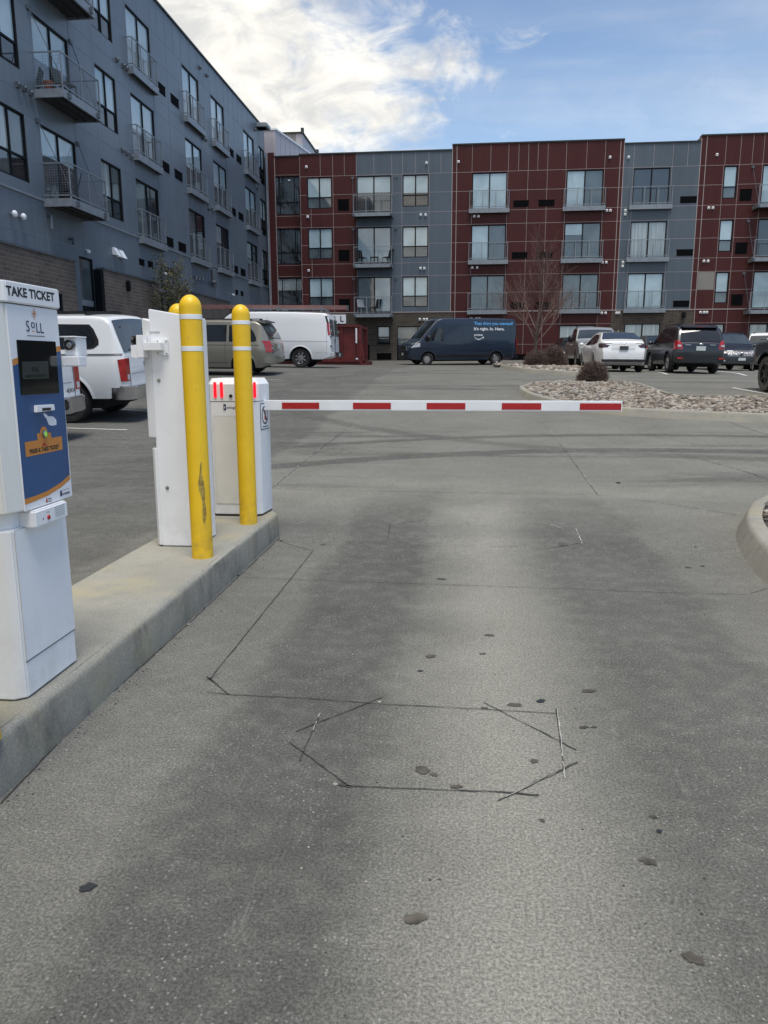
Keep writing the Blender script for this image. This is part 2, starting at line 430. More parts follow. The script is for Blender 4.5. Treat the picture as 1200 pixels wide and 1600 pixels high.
# ------------------------------------------------------------------ world and sun
w = bpy.data.worlds.new('World'); S.world = w; w.use_nodes = True; nt = w.node_tree
bg = nt.nodes['Background']
SUN_EL, SUN_AZ = R(73), R(160)      # azimuth from +Y towards +X
sky = nt.nodes.new('ShaderNodeTexSky'); sky.sky_type = 'NISHITA'; sky.sun_disc = False
sky.sun_elevation = SUN_EL; sky.sun_rotation = SUN_AZ; sky.altitude = 300; sky.air_density = 1.0; sky.dust_density = .6; sky.ozone_density = 1.5
class WT(NT):
    def __init__(s): s.t = nt; s.tc = None
t = WT()
tc = t.n('ShaderNodeTexCoord'); G = tc.outputs['Generated']
sp = t.n('ShaderNodeSeparateXYZ'); t.l(G, sp.inputs[0])
# cloud deck seen in perspective: direction projected on a high plane
zc = t.math('MAXIMUM', t.math('ADD', sp.outputs['Z'], .32), .10)
cx = t.math('DIVIDE', sp.outputs['X'], zc); cy = t.math('DIVIDE', sp.outputs['Y'], zc)
cb = t.n('ShaderNodeCombineXYZ'); t.l(cx, cb.inputs[0]); t.l(cy, cb.inputs[1])
n1 = t.noise(2.6, 9, .58, cb.outputs[0], .5); n2 = t.noise(8.5, 8, .62, cb.outputs[0], .6); n3 = t.noise(1.5, 4, .5, cb.outputs[0])
az = t.math('ARCTAN2', sp.outputs['X'], sp.outputs['Y'])          # 0 ahead, negative left
azb = t.math('ADD', az, t.math('MULTIPLY', t.math('SUBTRACT', n3, .5), .9))
bias = t.mapr(azb, .26, -.36, -.20, .22)
fld = t.math('ADD', t.math('ADD', t.math('MULTIPLY', n1, .38), t.math('MULTIPLY', n2, .62)), bias)
cover = t.mapr(fld, .44, .72)
wisp_v = t.n('ShaderNodeMapping'); wisp_v.inputs['Scale'].default_value = (.8, 2.6, 1); wisp_v.inputs['Rotation'].default_value = (0, 0, .6); t.l(cb.outputs[0], wisp_v.inputs[0])
wisp = t.mapr(t.noise(.9, 7, .6, wisp_v.outputs[0], .6), .40, .78, 0, .28)
cover = t.math('MAXIMUM', cover, wisp); cover = t.math('MAXIMUM', cover, t.math('MULTIPLY', t.mapr(sp.outputs['Z'], .42, .24), t.mapr(az, .0, -.25, 0, .6)))
shade = t.mapr(t.noise(7.0, 9, .62, cb.outputs[0], .5), .36, .64)
cloud = t.mix(shade, (3.7, 3.7, 3.65), (5.7, 5.5, 5.0))
haze = t.mapr(sp.outputs['Z'], .42, .10, 0, .5)
skyc = t.mix(haze, t.mix(1., sky.outputs[0], (.80, .80, .80), 'MULTIPLY'), (2.5, 3.6, 5.0))
out = t.mix(cover, skyc, cloud)
nt.links.new(out, bg.inputs['Color']); bg.inputs['Strength'].default_value = .105
sl = bpy.data.lights.new('sun', 'SUN'); sl.energy = 1.5; sl.angle = R(24); sl.color = (1, .95, .88)
so = bpy.data.objects.new('sun', sl); COL.objects.link(so)
sd = Vector((s_(SUN_AZ)*c_(SUN_EL), c_(SUN_AZ)*c_(SUN_EL), s_(SUN_EL)))
so.rotation_euler = sd.to_track_quat('Z', 'Y').to_euler(); so.location = (0, -5, 30)
S.view_settings.view_transform = 'Standard'; S.view_settings.look = 'None'; S.view_settings.exposure = 0.98; S.view_settings.gamma = 1

# ------------------------------------------------------------------ ground
xs = [-900, -300, -120, -60, -30]+[x*.5 for x in range(-32, 42)]+[24, 30, 45, 80, 160, 400, 900]
ys = [-900, -200, -60, -25, -10, -4]+[y*.4 for y in range(-5, 150)]+[64, 70, 80, 100, 160, 300, 700, 1500]
mb = MB(); mb.grid([[(x, y, terr(x, y)) for x in xs] for y in ys])
struct(mb.build('ground', 'lot_concrete', angle=180))

def ribbon(mb, pts, w, dz, m=0, jitter=0.0, dash=None):
    """flat strip following the terrain through world points"""
    P = [Vector((p[0], p[1], 0)) for p in pts]
    for a, b in zip(P, P[1:]):
        d = b-a; L = d.length
        if L < 1e-4: continue
        d /= L; q = Vector((-d.y, d.x, 0)); n = max(1, int(L/.035) if jitter else int(L/.4)+1)
        rowp = []
        for i in range(n+1):
            c = a+d*(L*i/n)+q*(rnd.uniform(-1, 1)*jitter)
            ww = w/2*(1+(rnd.uniform(-.5, .5) if jitter else 0))
            rowp.append([(c.x+q.x*k*ww, c.y+q.y*k*ww, terr(c.x, c.y)+dz) for k in (-1, 1)])
        if dash:
            for i in range(n):
                if rnd.random() < dash: mb.grid(rowp[i:i+2], m, False)
        else: mb.grid(rowp, m, False)
def gl(*pp): return [ong(x, y) for x, y in pp]
# saw-cut joints and loop-detector cuts in the slab
mb = MB()
J = lambda pts, w=.009, m=0, dash=None, jit=.0022: ribbon(mb, gl(*pts), w*(.50 if m == 0 else .6), .004 if m == 0 else .006, m, jit, None if (dash and m == 0 and dash > .78) else dash)
J([(490, 860), (328, 1062)], .011)
J([(432, 843), (455, 852), (489, 861)], .009); J([(326, 1060), (358, 1086)], .011); J([(322, 1058), (332, 1066)], .012)
J([(322, 1082), (358, 1086), (480, 1092), (600, 1101), (740, 1108), (872, 1116)], .008, dash=.93)
J([(462, 1144), (598, 1090)], .009, dash=.85); J([(498, 1120), (468, 1190)], .010); J([(452, 1160), (544, 1228)], .009, dash=.8)
J([(530, 1226), (548, 1230)], .02); J([(540, 1229), (790, 1239), (842, 1244)], .012)
J([(778, 1252), (902, 1192)], .013); J([(756, 1098), (876, 1160), (900, 1173)], .009, dash=.8); J([(869, 1108), (877, 1166), (881, 1204)], .010)
J([(870, 1108), (878, 1168), (882, 1218)], .006, 1, .75); J([(790, 1247), (868, 1210)], .004, 1, .4); J([(500, 1116), (474, 1180)], .004, 1, .4)
J([(375, 902), (480, 907), (700, 914), (900, 921), (1110, 929), (1170, 929), (1198, 920)], .007, dash=.9)
J([(425, 845), (560, 849), (720, 854), (830, 855)], .006, dash=.55)
J([(610, 818), (606, 842)], .014, dash=.9); J([(612, 821), (665, 812)], .012, dash=.6); J([(606, 842), (650, 852)], .010, dash=.5)
J([(855, 858), (917, 847)], .014, dash=.9); J([(900, 827), (910, 850)], .014, 1, .7); J([(860, 820), (880, 827)], .010, 1, .5)
J([(424, 764), (600, 768), (790, 771), (930, 773), (1060, 790), (1150, 805)], .014, dash=.75)
J([(933, 772), (890, 712), (845, 655)], .022, dash=.8); J([(933, 772), (890, 712), (845, 655)], .012, 1, .5)
J([(425, 762), (480, 717), (535, 676)], .022, dash=.8); J([(425, 762), (480, 717), (500, 702)], .014, 1, .5)
J([(535, 676), (600, 612)], .02, dash=.4); J([(1140, 660), (1200, 680)], .02, dash=.8)
J([(1095, 718), (1140, 730), (1200, 748)], .018, dash=.9, jit=.012); J([(1000, 678), (1090, 695), (1200, 697)], .02, dash=.7, jit=.012)
J([(1110, 722), (1165, 727), (1200, 730)], .016, dash=.7, jit=.012)
J([(0, 1257), (110, 1142), (300, 970), (437, 840)], .012, dash=.9); J([(345, 1052), (322, 1064)], .006)
J([(120, 893), (150, 893)], .006, dash=.8)
struct(mb.build('pavement_joints', ['joint_dark', 'joint_light']))
# parking bay lines
mb = MB()
for a, b in (((104, 669), (199, 672)), ((190, 640), (230, 643)), ((410, 583), (469, 585)), ((417, 593), (441, 594)), ((560, 573), (650, 573)),
             ((1008, 579), (1043, 585)), ((1122, 580), (1166, 587)), ((1145, 606), (1230, 622)), ((1062, 572), (1090, 575))):
    A, B = ong(*a), ong(*b); ribbon(mb, [A, B], .10, .005)
struct(mb.build('parking_lines', 'line_paint'))
# drips and stains
mb = MB()
def spot(px, py, rx, m=0, n=14, sq=.6):
    c = ong(px, py); ph = rnd.uniform(0, 6)
    pts = []
    for i in range(n):
        a = 2*math.pi*i/n; r = rx*(1+.22*math.sin(2*a+ph)+.16*math.sin(5*a+ph*2)+rnd.uniform(-.08, .08))
        x, y = c.x+r*c_(a), c.y+r*s_(a)*sq*1.3; pts.append((x, y, terr(x, y)+.003+.001*m))
    mb.poly(pts, m)
for px, py, r, mm in ((137, 1388, .022, 1), (649, 1436, .028, 0), (1083, 1498, .024, 0), (1013, 1347, .022, 0), (660, 1204, .030, 0), (678, 1211, .014, 0), (713, 1230, .018, 0),
    (673, 1026, .026, 0), (657, 1049, .011, 1), (804, 1102, .026, 0), (845, 1096, .020, 1), (920, 1080, .026, 0), (754, 1022, .014, 0), (765, 993, .022, 0), (690, 905, .028, 0),
    (880, 851, .04, 0), (912, 1137, .016, 0), (928, 1137, .01, 0), (966, 755, .03, 1), (847, 1283, .01, 0), (1030, 1300, .01, 1), (505, 851, .02, 0), (835, 1190, .016, 0),
    (1020, 1277, .012, 0), (757, 1107, .012, 0), (1087, 855, .012, 1), (1098, 885, .014, 1), (1075, 887, .02, 0)):
    spot(px, py, r, mm)
struct(mb.build('oil_stains', ['oil_spot', 'tar_spot']))
# small loose chips and pebbles lying on the slab
mb = MB()
for px, py, r, mm in [(593, 1098, .009, 0), (524, 1227, .010, 0), (771, 514, 0, 0), (912, 1192, .006, 0), (295, 977, .012, 0), (200, 1068, .006, 0), (966, 755, .02, 1), (158, 1096, .006, 1), (381, 868, .01, 1), (372, 900, .013, 1), (440, 846, .012, 1)]+\
    [(rnd.uniform(10, 436), 0, rnd.uniform(.002, .0055), rnd.choice((0, 1, 1))) for _ in range(75)]+[(rnd.uniform(420, 1180), rnd.uniform(660, 1500), rnd.uniform(.002, .005), rnd.choice((0, 1))) for _ in range(110)]:
    if r <= 0: continue
    if py == 0: py = 1255-(px*.954)+abs(rnd.gauss(0, 14))+1
    c = ong(px, py); mb.ball((c.x, c.y, c.z+r*.35), (r, r*rnd.uniform(.6, 1), r*.5), mm, 6)
o = mb.build('pebbles', ['stone_2', 'joint_dark']); o['kind'] = 'stuff'; tag(o, 'small pale and dark grit scattered over the concrete lane', 'grit')

# ------------------------------------------------------------------ kerbed islands
def offset(poly, d):
    n = len(poly); out = []
    A = sum(poly[i][0]*poly[(i+1) % n][1]-poly[(i+1) % n][0]*poly[i][1] for i in range(n)); sg = 1 if A > 0 else -1
    for i in range(n):
        p0, p1, p2 = Vector(poly[i-1]), Vector(poly[i]), Vector(poly[(i+1) % n])
        a = (p1-p0).normalized(); b = (p2-p1).normalized()
        n1 = Vector((-a.y, a.x))*sg; n2 = Vector((-b.y, b.x))*sg; nn = n1+n2
        if nn.length < 1e-6: nn = n1
        nn.normalize(); k = d/max(.5, nn.dot(n1)); out.append((p1.x+nn.x*k, p1.y+nn.y*k))
    return out
def smooth_poly(p, it=2):
    for _ in range(it):
        q = []
        for i in range(len(p)):
            a, b = p[i], p[(i+1) % len(p)]; q += [(a[0]*.75+b[0]*.25, a[1]*.75+b[1]*.25), (a[0]*.25+b[0]*.75, a[1]*.25+b[1]*.75)]
        p = q
    return p
def dens(p, L=.8):
    out = []
    for i in range(len(p)):
        a, b = Vector(p[i]), Vector(p[(i+1) % len(p)]); n = max(1, int((b-a).length/L))
        out += [tuple(a+(b-a)*(k/n)) for k in range(n)]
    return out
def kerb(mb, poly, h, w, batter=.05):
    rings = []
    for d, z in ((0, -.02), (batter, h-.035), (batter+.012, h-.012), (batter+.035, h), (w, h), (w+.004, h-.1)):
        q = offset(poly, d); rings.append([(x, y, terr(x, y)+z) for x, y in q])
    mb.grid(rings, 0, True, True)
def inside(p, poly):
    x, y = p; r = False; n = len(poly)
    for i in range(n):
        x1, y1 = poly[i]; x2, y2 = poly[(i+1) % n]
        if (y1 > y) != (y2 > y) and x < (x2-x1)*(y-y1)/(y2-y1)+x1: r = not r
    return r
ICO = None
def ico():
    global ICO
    if ICO is None:
        import bmesh
        bm = bmesh.new(); bmesh.ops.create_icosphere(bm, subdivisions=1, radius=1)
        bm.verts.ensure_lookup_table(); ICO = (np.array([v.co[:] for v in bm.verts]), np.array([[v.index for v in f.verts] for f in bm.faces])); bm.free()
    return ICO
def stones(name, poly, n, r0, r1, base_h, seed, cond=None):
    V0, F0 = ico(); rs = np.random.RandomState(seed); xs_ = [p[0] for p in poly]; ys_ = [p[1] for p in poly]
    vs, fs, ms = [], [], []; k = 0; tries = 0
    while k < n and tries < n*6:
        tries += 1
        x, y = rs.uniform(min(xs_), max(xs_)), rs.uniform(min(ys_), max(ys_))
        if not inside((x, y), poly) or (cond and not cond(x, y)): continue
        r = rs.uniform(r0, r1)*(1.4 if rs.rand() < .12 else 1); sc = np.array([r*rs.uniform(.8, 1.5), r*rs.uniform(.7, 1.1), r*rs.uniform(.4, .75)])
        a = rs.uniform(0, 6.28); b = rs.uniform(-.45, .45)
        Rz = np.array([[np.cos(a), -np.sin(a), 0], [np.sin(a), np.cos(a), 0], [0, 0, 1]]); Rx = np.array([[1, 0, 0], [0, np.cos(b), -np.sin(b)], [0, np.sin(b), np.cos(b)]])
        v = (V0*(1+rs.uniform(-.16, .16, (len(V0), 1))))*sc @ Rx.T @ Rz.T + np.array([x, y, terr(x, y)+base_h+rs.uniform(0, .035)+sc[2]*.25])
        fs.append(F0+len(V0)*k); vs.append(v); ms += [int(rs.choice(5, p=[.25, .22, .18, .2, .15]))]*len(F0); k += 1
    me = bpy.data.meshes.new(name); me.from_pydata(np.concatenate(vs).tolist(), [], np.concatenate(fs).tolist())
    for i in range(5): me.materials.append(MATS['stone_%d' % i])
    me.polygons.foreach_set('material_index', ms); me.update()
    o = bpy.data.objects.new(name, me); COL.objects.link(o); o['kind'] = 'stuff'; return o
def bed(poly, dz, name='gravel_bed'):
    mb = MB(); tri = tessellate_polygon([[Vector((x, y, 0)) for x, y in poly]])
    V = [(x, y, terr(x, y)+dz) for x, y in poly]
    for a, b, c in tri: mb.poly([V[a], V[b], V[c]])
    return struct(mb.build(name, 'gravel_bed'))
# ticket island
isl = [(-1.49, -3.0), (-1.49, 6.0), (-1.56, 6.16), (-1.70, 6.24), (-2.08, 6.24), (-2.17, 6.12), (-2.17, -3.0)]
isl = dens(isl, .25)
mb = MB(); rings = []
for d, z in ((0, -.02), (.008, .165), (.018, .188), (.04, .20)):
    q = offset(isl, d); rings.append([(x, y, z+(rnd.uniform(-.002, .002) if z > 0 else 0)) for x, y in q])
mb.grid(rings, 0, True, True)
q = offset(isl, .04); mb.poly([(x, y, .20) for x, y in q])
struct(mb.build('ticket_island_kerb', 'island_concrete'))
mb = MB()     # contraction joints and scars on the island's lane face
for y in (1.2,):
    mb.box(-1.4905, -1.480, y-.0018, y+.0018, .0, .180)
struct(mb.build('island_joint', 'joint_dark'))
# right-hand gravel island by the lane
pa = [(1.90, -2), (1.90, 3.6), (1.94, 4.86), (2.0, 5.33), (2.13, 5.99), (2.3, 6.53), (2.61, 7.19), (3.1, 7.62), (3.8, 7.8), (9, 7.9), (9, -2)]
pa = dens(smooth_poly(pa, 1), .3); mb = MB(); kerb(mb, pa, .17, .19, .07); struct(mb.build('kerb', 'curb_concrete'))
qa = offset(pa, .19); bed(qa, .10)
o = stones('river_rock', qa, 1500, .022, .045, .125, 3, lambda x, y: 4.2 < y < 8 and x < 5.5); tag(o, 'river stones in the kerbed bed right of the lane', 'river rock')
# middle gravel island
fr = [(806, 611), (810, 618), (828, 627), (870, 638), (925, 646), (990, 651), (1060, 655), (1133, 658), (1200, 661)]
bk = [(1200, 618), (1125, 618), (1058, 617), (1030, 608), (1007, 600), (985, 596), (955, 594.5), (905, 594), (860, 594.5), (828, 597), (812, 603)]
fb = [ong(*p) for p in fr]; bb = [ong(*p, dz=.13) for p in bk]
pb = [(p.x, p.y) for p in fb]+[(7.6, fb[-1].y-.15), (7.6, bb[0].y)]+[(p.x, p.y) for p in bb]
pb = dens(smooth_poly(pb, 1), .5); mb = MB(); kerb(mb, pb, .15, .17, .06); struct(mb.build('kerb', 'curb_concrete'))
qb = offset(pb, .17); bed(qb, .09)
o = stones('river_rock', qb, 8000, .028, .06, .085, 5); tag(o, 'tan and brown river stones filling the kerbed island beyond the gate arm', 'river rock')
mb = MB(); A_ = ong(1134, 657); ribbon(mb, [(A_.x, A_.y-.01), (A_.x, A_.y+.02)], .02, .01); mb.box(A_.x-.008, A_.x+.008, A_.y-.02, A_.y+.22, A_.z, A_.z+.152); struct(mb.build('kerb_joint', 'joint_dark'))
# far gravel island
fr = [(778, 570), (781, 575), (800, 580), (845, 584.5), (900, 588), (930, 589)]
fb = [ong(*p) for p in fr]
pc = [(p.x, p.y) for p in fb]+[(4.9, fb[-1].y+.2), (5.1, 30), (5.1, 37.5), (4.6, 38.6), (1.9, 38.6), (1.6, 37.5)]
pc = dens(smooth_poly(pc, 1), .7); mb = MB(); kerb(mb, pc, .15, .18, .06); struct(mb.build('kerb', 'curb_concrete'))
qc = offset(pc, .18); bed(qc, .09)
o = stones('river_rock', qc, 2600, .05, .10, .085, 9); tag(o, 'pale river stones in the far island under the bare tree', 'river rock')

# ------------------------------------------------------------------ vehicles
def chaikin(p, it=2):
    for _ in range(it):
        q = [p[0]]
        for a, b in zip(p, p[1:]): q += [(a[0]*.8+b[0]*.2, a[1]*.8+b[1]*.2), (a[0]*.2+b[0]*.8, a[1]*.2+b[1]*.8)]
        p = q+[p[-1]]
    return p
class Body:
    """a vehicle shell: silhouette from above (top line), sill line with wheel arches, width by height; +x is forward"""
    def __init__(s, L, W, top, wid, axles, tr, sill=.28, corner=.35, cr=.10, sills=None, archk=.07):
        s.L, s.W, s.axles, s.tr, s.sill, s.corner, s.cr = L, W, axles, tr, sill, corner, cr
        s.top = chaikin(top); s.wid = chaikin(wid, 1); s.ar = tr+archk; s.arz = tr
        s.tx = [p[0] for p in s.top]; s.tz = [p[1] for p in s.top]; s.wz = [p[0] for p in s.wid]; s.wf = [p[1] for p in s.wid]
        s.sills = sills or [(-L/2, sill+.12), (-L/2+.35, sill), (L/2-.35, sill), (L/2, sill+.1)]
    def zt(s, x): return float(np.interp(x, s.tx, s.tz))
    def zb(s, x):
        z = float(np.interp(x, [a[0] for a in s.sills], [a[1] for a in s.sills]))
        for a in s.axles:
            d = abs(x-a)
            if d < s.ar: z = max(z, s.arz+math.sqrt(s.ar**2-d*d))
        return z
    def w(s, x, z):
        e = max(0, abs(x)-(s.L/2-s.corner))/s.corner
        return s.W/2*float(np.interp(z, s.wz, s.wf))*(1-s.cr*e**2.2)
    def shell(s, mb, m=0):
        L = s.L; X = set([-L/2, L/2]); X |= set(np.linspace(-L/2, L/2, 34)); X |= set(x for x in s.tx if -L/2 <= x <= L/2)
        for a in s.axles: X |= set(a+s.ar*math.cos(t) for t in np.linspace(0, math.pi, 17)); X |= {a-s.ar-.004, a+s.ar+.004}
        X |= set(-L/2+s.corner*np.array([.1, .25, .5, .75])); X |= set(L/2-s.corner*np.array([.1, .25, .5, .75]))
        X = sorted(x for x in X if -L/2 <= x <= L/2); X = [x for i, x in enumerate(X) if i == 0 or x-X[i-1] > 1e-4]
        NR = 12; rows = []
        for x in X:
            zb, zt = s.zb(x), s.zt(x); r = min(.07, (zt-zb)*.25); half = []
            for i in range(NR+1):
                z = zb+(zt-r-zb)*i/NR; half.append((s.w(x, z), z))
            wt = s.w(x, zt-r)
            for a in (30, 60, 90): half.append((wt-r*1.1*(1-c_(R(a))), zt-r+r*s_(R(a))))
            we = half[-1][0]
            for k in (.8, .5, .2): half.append((we*k, zt+.035*(1-k*k)*min(1, we)))
            rows.append([(x, y, z) for y, z in half]+[(x, -y, z) for y, z in reversed(half)])
        mb.grid(rows, m, True)
        for k, x in ((0, X[0]), (-1, X[-1])):
            r = rows[k]; n = len(r)//2
            for i in range(n-1): mb.poly([r[i], r[i+1], r[len(r)-2-i], r[len(r)-1-i]], m, False)
        # closed floor between the arches
        for i in range(len(X)-1):
            a, b = rows[i], rows[i+1]; mb.poly([a[0], b[0], b[-1], a[-1]], m+1 if False else m, False)
    def side(s, mb, cols, off=.006, m=0, n=5, both=True, sides=None):
        for sg in (sides or ((1, -1) if both else (1,))):
            rows = []
            for x, z0, z1 in cols: rows.append([(x, sg*(s.w(x, z0+(z1-z0)*i/n)+off), z0+(z1-z0)*i/n) for i in range(n+1)])
            mb.grid(rows, m, True)
            for edge in (0, -1): pass
    def topp(s, mb, x0, x1, y0, y1, off=.008, m=0, n=8, inset0=0., inset1=0., frac=False):
        """patch on the top line from x0 to x1; y given or as a fraction of the local width"""
        rows = []
        for i in range(n+1):
            t_ = i/n; x = x0+(x1-x0)*t_; z = s.zt(x); dz = (s.zt(x+.01)-s.zt(x-.01))/.02; nn = Vector((-dz, 0, 1)).normalized()*off
            ins = inset0+(inset1-inset0)*t_; row = []
            wl = s.w(x, z-.06)
            for j in range(9):
                u = j/8; y = (y0+(y1-y0)*u)
                if frac: y = y*(wl-ins)
                crown = .035*(1-min(1, abs(y)/max(wl, .01))**2)
                row.append((x+nn.x, y, z+nn.z+crown))
            rows.append(row)
        mb.grid(rows, m, True)
    def endx(s, z, front=False):
        """x of the shell's end at height z"""
        X = np.linspace(s.L/2, 0, 220) if front else np.linspace(-s.L/2, 0, 220)
        for x in X:
            if s.zt(x) >= z: return float(x)
        return float(X[-1])
    def end(s, mb, z0, z1, y0, y1, front=False, off=.01, m=0, n=5, nc=5, both=True, slope=0.):
        sg = 1 if front else -1
        for sy in ((1, -1) if both else (1,)):
            rows = []
            for i in range(n+1):
                z = z0+(z1-z0)*i/n; x = s.endx(z, front)+sg*off; row = []
                for j in range(nc+1):
                    y = y0+(y1-y0)*j/nc; yl = min(abs(y), s.w(x-sg*off, z)+off*.5)
                    row.append((x, sy*(yl if y >= 0 else -yl), z+slope*(y-y0)))
                rows.append(row)
            mb.grid(rows, m, True)
def wrap(b, mb, rows, sg, front=False, off=.010, m=0):
    """lamp lens running from y0 on the end face round the corner to x0 inboard of the end; rows of (z, y0, length)"""
    s_e = 1 if front else -1; out = []
    for z, y0, ln in rows:
        xe = b.endx(z, front); we = b.w(xe, z); r = [(xe+s_e*off, sg*(y0+(we-y0)*k/4), z) for k in range(5)]
        for k in range(1, 9): x = xe-s_e*ln*k/8; r.append((x+s_e*off*.6*(1-k/8), sg*(b.w(x, z)+off), z))
        out.append(r)
    mb.grid(out, m, True)
RIMS = {}
def wheel_mb(r, wd, spokes=5, style='alloy', muddy=False):
    ty = MB(); rr = r*.64
    prof = [(rr, -wd/2+.01), (rr+.02, -wd/2), (r-.03, -wd/2), (r-.006, -wd/2+.03), (r, 0), (r-.006, wd/2-.03), (r-.03, wd/2), (rr+.02, wd/2), (rr, wd/2-.01), (rr, -wd/2+.01)]
    ty.lathe(prof, (0, 0, 0), 'y', 36)
    rm = MB()
    rm.lathe([(rr+.004, wd/2-.012), (rr-.012, wd/2+.002), (rr-.03, wd/2-.012), (rr-.035, wd/2-.08), (.02, wd/2-.10), (0.001, wd/2-.10)], (0, 0, 0), 'y', 36, 1)
    rm.lathe([(rr+.004, wd/2-.012), (rr-.012, wd/2+.002), (rr-.03, wd/2-.012), (rr-.035, wd/2-.05)], (0, 0, 0), 'y', 36, 0)
    rm.lathe([(.10*r/.36, wd/2-.06), (.085*r/.36, wd/2-.015), (.001, wd/2-.01)], (0, 0, 0), 'y', 18, 0)
    for k in range(spokes):
        a = 2*math.pi*k/spokes+.3; d = Vector((c_(a), 0, s_(a))); q = Vector((-s_(a), 0, c_(a))); y0 = wd/2-.05; y1 = wd/2-.018
        wi, wo = (.035, .042) if style == 'alloy' else (.034, .044)
        A, B = d*(.06*r/.36), d*(rr-.02)
        rm.hexa([A-q*wi+Vector((0, y0, 0)), B-q*wo+Vector((0, y0, 0)), B+q*wo+Vector((0, y0, 0)), A+q*wi+Vector((0, y0, 0)),
                 A-q*wi*.8+Vector((0, y1, 0)), B-q*wo*.75+Vector((0, y1, 0)), B+q*wo*.75+Vector((0, y1, 0)), A+q*wi*.8+Vector((0, y1, 0))], 0)
    return ty, rm
def add_wheels(root, axles, track, r, wd=.22, spokes=5, style='alloy', rim='rim_metal', steer=0., tyre='rubber'):
    ty, rm = wheel_mb(r, wd, spokes, style)
    first = None
    for a in axles:
        for sg in (1, -1):
            if first is None:
                wv = ty.build('wheel', tyre, root); rv = rm.build('rim', [rim, 'black_plastic'], wv, angle=35); first = wv
            else:
                wv = first.copy(); COL.objects.link(wv); wv.parent = root
                rv = first.children[0].copy(); COL.objects.link(rv); rv.parent = wv
            wv.location = (a, sg*(track/2-wd/2), r)
            wv.rotation_euler = (0, rnd.uniform(0, 1), (0 if sg > 0 else math.pi)+(steer if a > 0 else 0))
def place(root, x, y, heading, wb=3.0, tr=1.6):
    """stand the vehicle on the sloping lot"""
    f = Vector((c_(heading), s_(heading), 0)); l = Vector((-f.y, f.x, 0))
    def z(p): return terr(p.x, p.y)
    c = Vector((x, y, 0)); zf = z(c+f*wb/2); zr = z(c-f*wb/2); zl = z(c+l*tr/2); zq = z(c-l*tr/2)
    fx = Vector((f.x*wb, f.y*wb, zf-zr)).normalized(); ly = Vector((l.x*tr, l.y*tr, zl-zq)).normalized(); up = fx.cross(ly).normalized(); ly = up.cross(fx)
    M = Matrix((fx, ly, up)).transposed().to_4x4(); M.translation = Vector((x, y, (zf+zr)/2)); root.matrix_world = M
def mirrors(root, x, z, W, mat='black_plastic', big=False):
    for sg in (1, -1):
        mb = MB(); k = 1.5 if big else 1
        mb.ball((x, sg*(W/2+.11*k), z), (.07*k, .09*k, .075*k*(1.5 if big else 1)), 0, 12); mb.bar((x+.03, sg*(W/2-.08), z-.04), (x, sg*(W/2+.06), z-.02), .04)
        mb.build('mirror', mat, root)
def seams(b, mb, xs_, z0, z1, m=1, wd=.008):
    for x in xs_: b.side(mb, [(x-wd/2, z0, z1), (x+wd/2, z0, z1)], .0035, m)
def hline(b, mb, x0, x1, z, m=1, h=.008, off=.0035, n=16):
    run = []
    n *= 3
    for i in range(n+2):
        x = x0+(x1-x0)*i/n
        if i <= n and z-h/2 > b.zb(x)+.01: run.append((x, z-h/2, z+h/2))
        else:
            if len(run) > 1: b.side(mb, run, off, m, 1)
            run = []
def liner(root, b):
    mb = MB(); mb.box(b.axles[0]-b.ar-.1, b.axles[1]+b.ar+.1, -b.W/2+.28, b.W/2-.28, b.tr*.62, b.tr*2+.12); 
    mb.tube((b.axles[0], -b.W/2+.25, b.tr), (b.axles[0], b.W/2-.25, b.tr), .07)
    mb.build('underbody', 'underbody', root)
def archtrim(b, mb, m=1, t=.03):
    for a in b.axles:
        cols = []
        for sg in (1, -1):
            rows = []
            for i in range(19):
                th = math.pi*i/18; rows.append([])
                for rr in (b.ar-.004, b.ar+t*.5, b.ar+t):
                    x, z = a+rr*c_(th), b.arz+rr*s_(th); z = max(z, b.sill)
                    rows[-1].append((x, sg*(b.w(x, z)+(.012 if rr < b.ar+t else .001)), z))
            mb.grid(rows, m, True)
def finish(root, b, wins, paint, glassm='car_glass'):
    for cols in wins:
        for sg in (1, -1):
            mb = MB(); b.side(mb, cols, .005, 0, 5, sides=(sg,)); mb.build('side_window', glassm, root)
def slot(cols, n=6):   # resample a window outline given as (x, z0, z1)
    X = [c[0] for c in cols]; xs2 = sorted(set(list(np.linspace(X[0], X[-1], n*2))+X))
    return [(x, float(np.interp(x, X, [c[1] for c in cols])), float(np.interp(x, X, [c[2] for c in cols]))) for x in xs2]

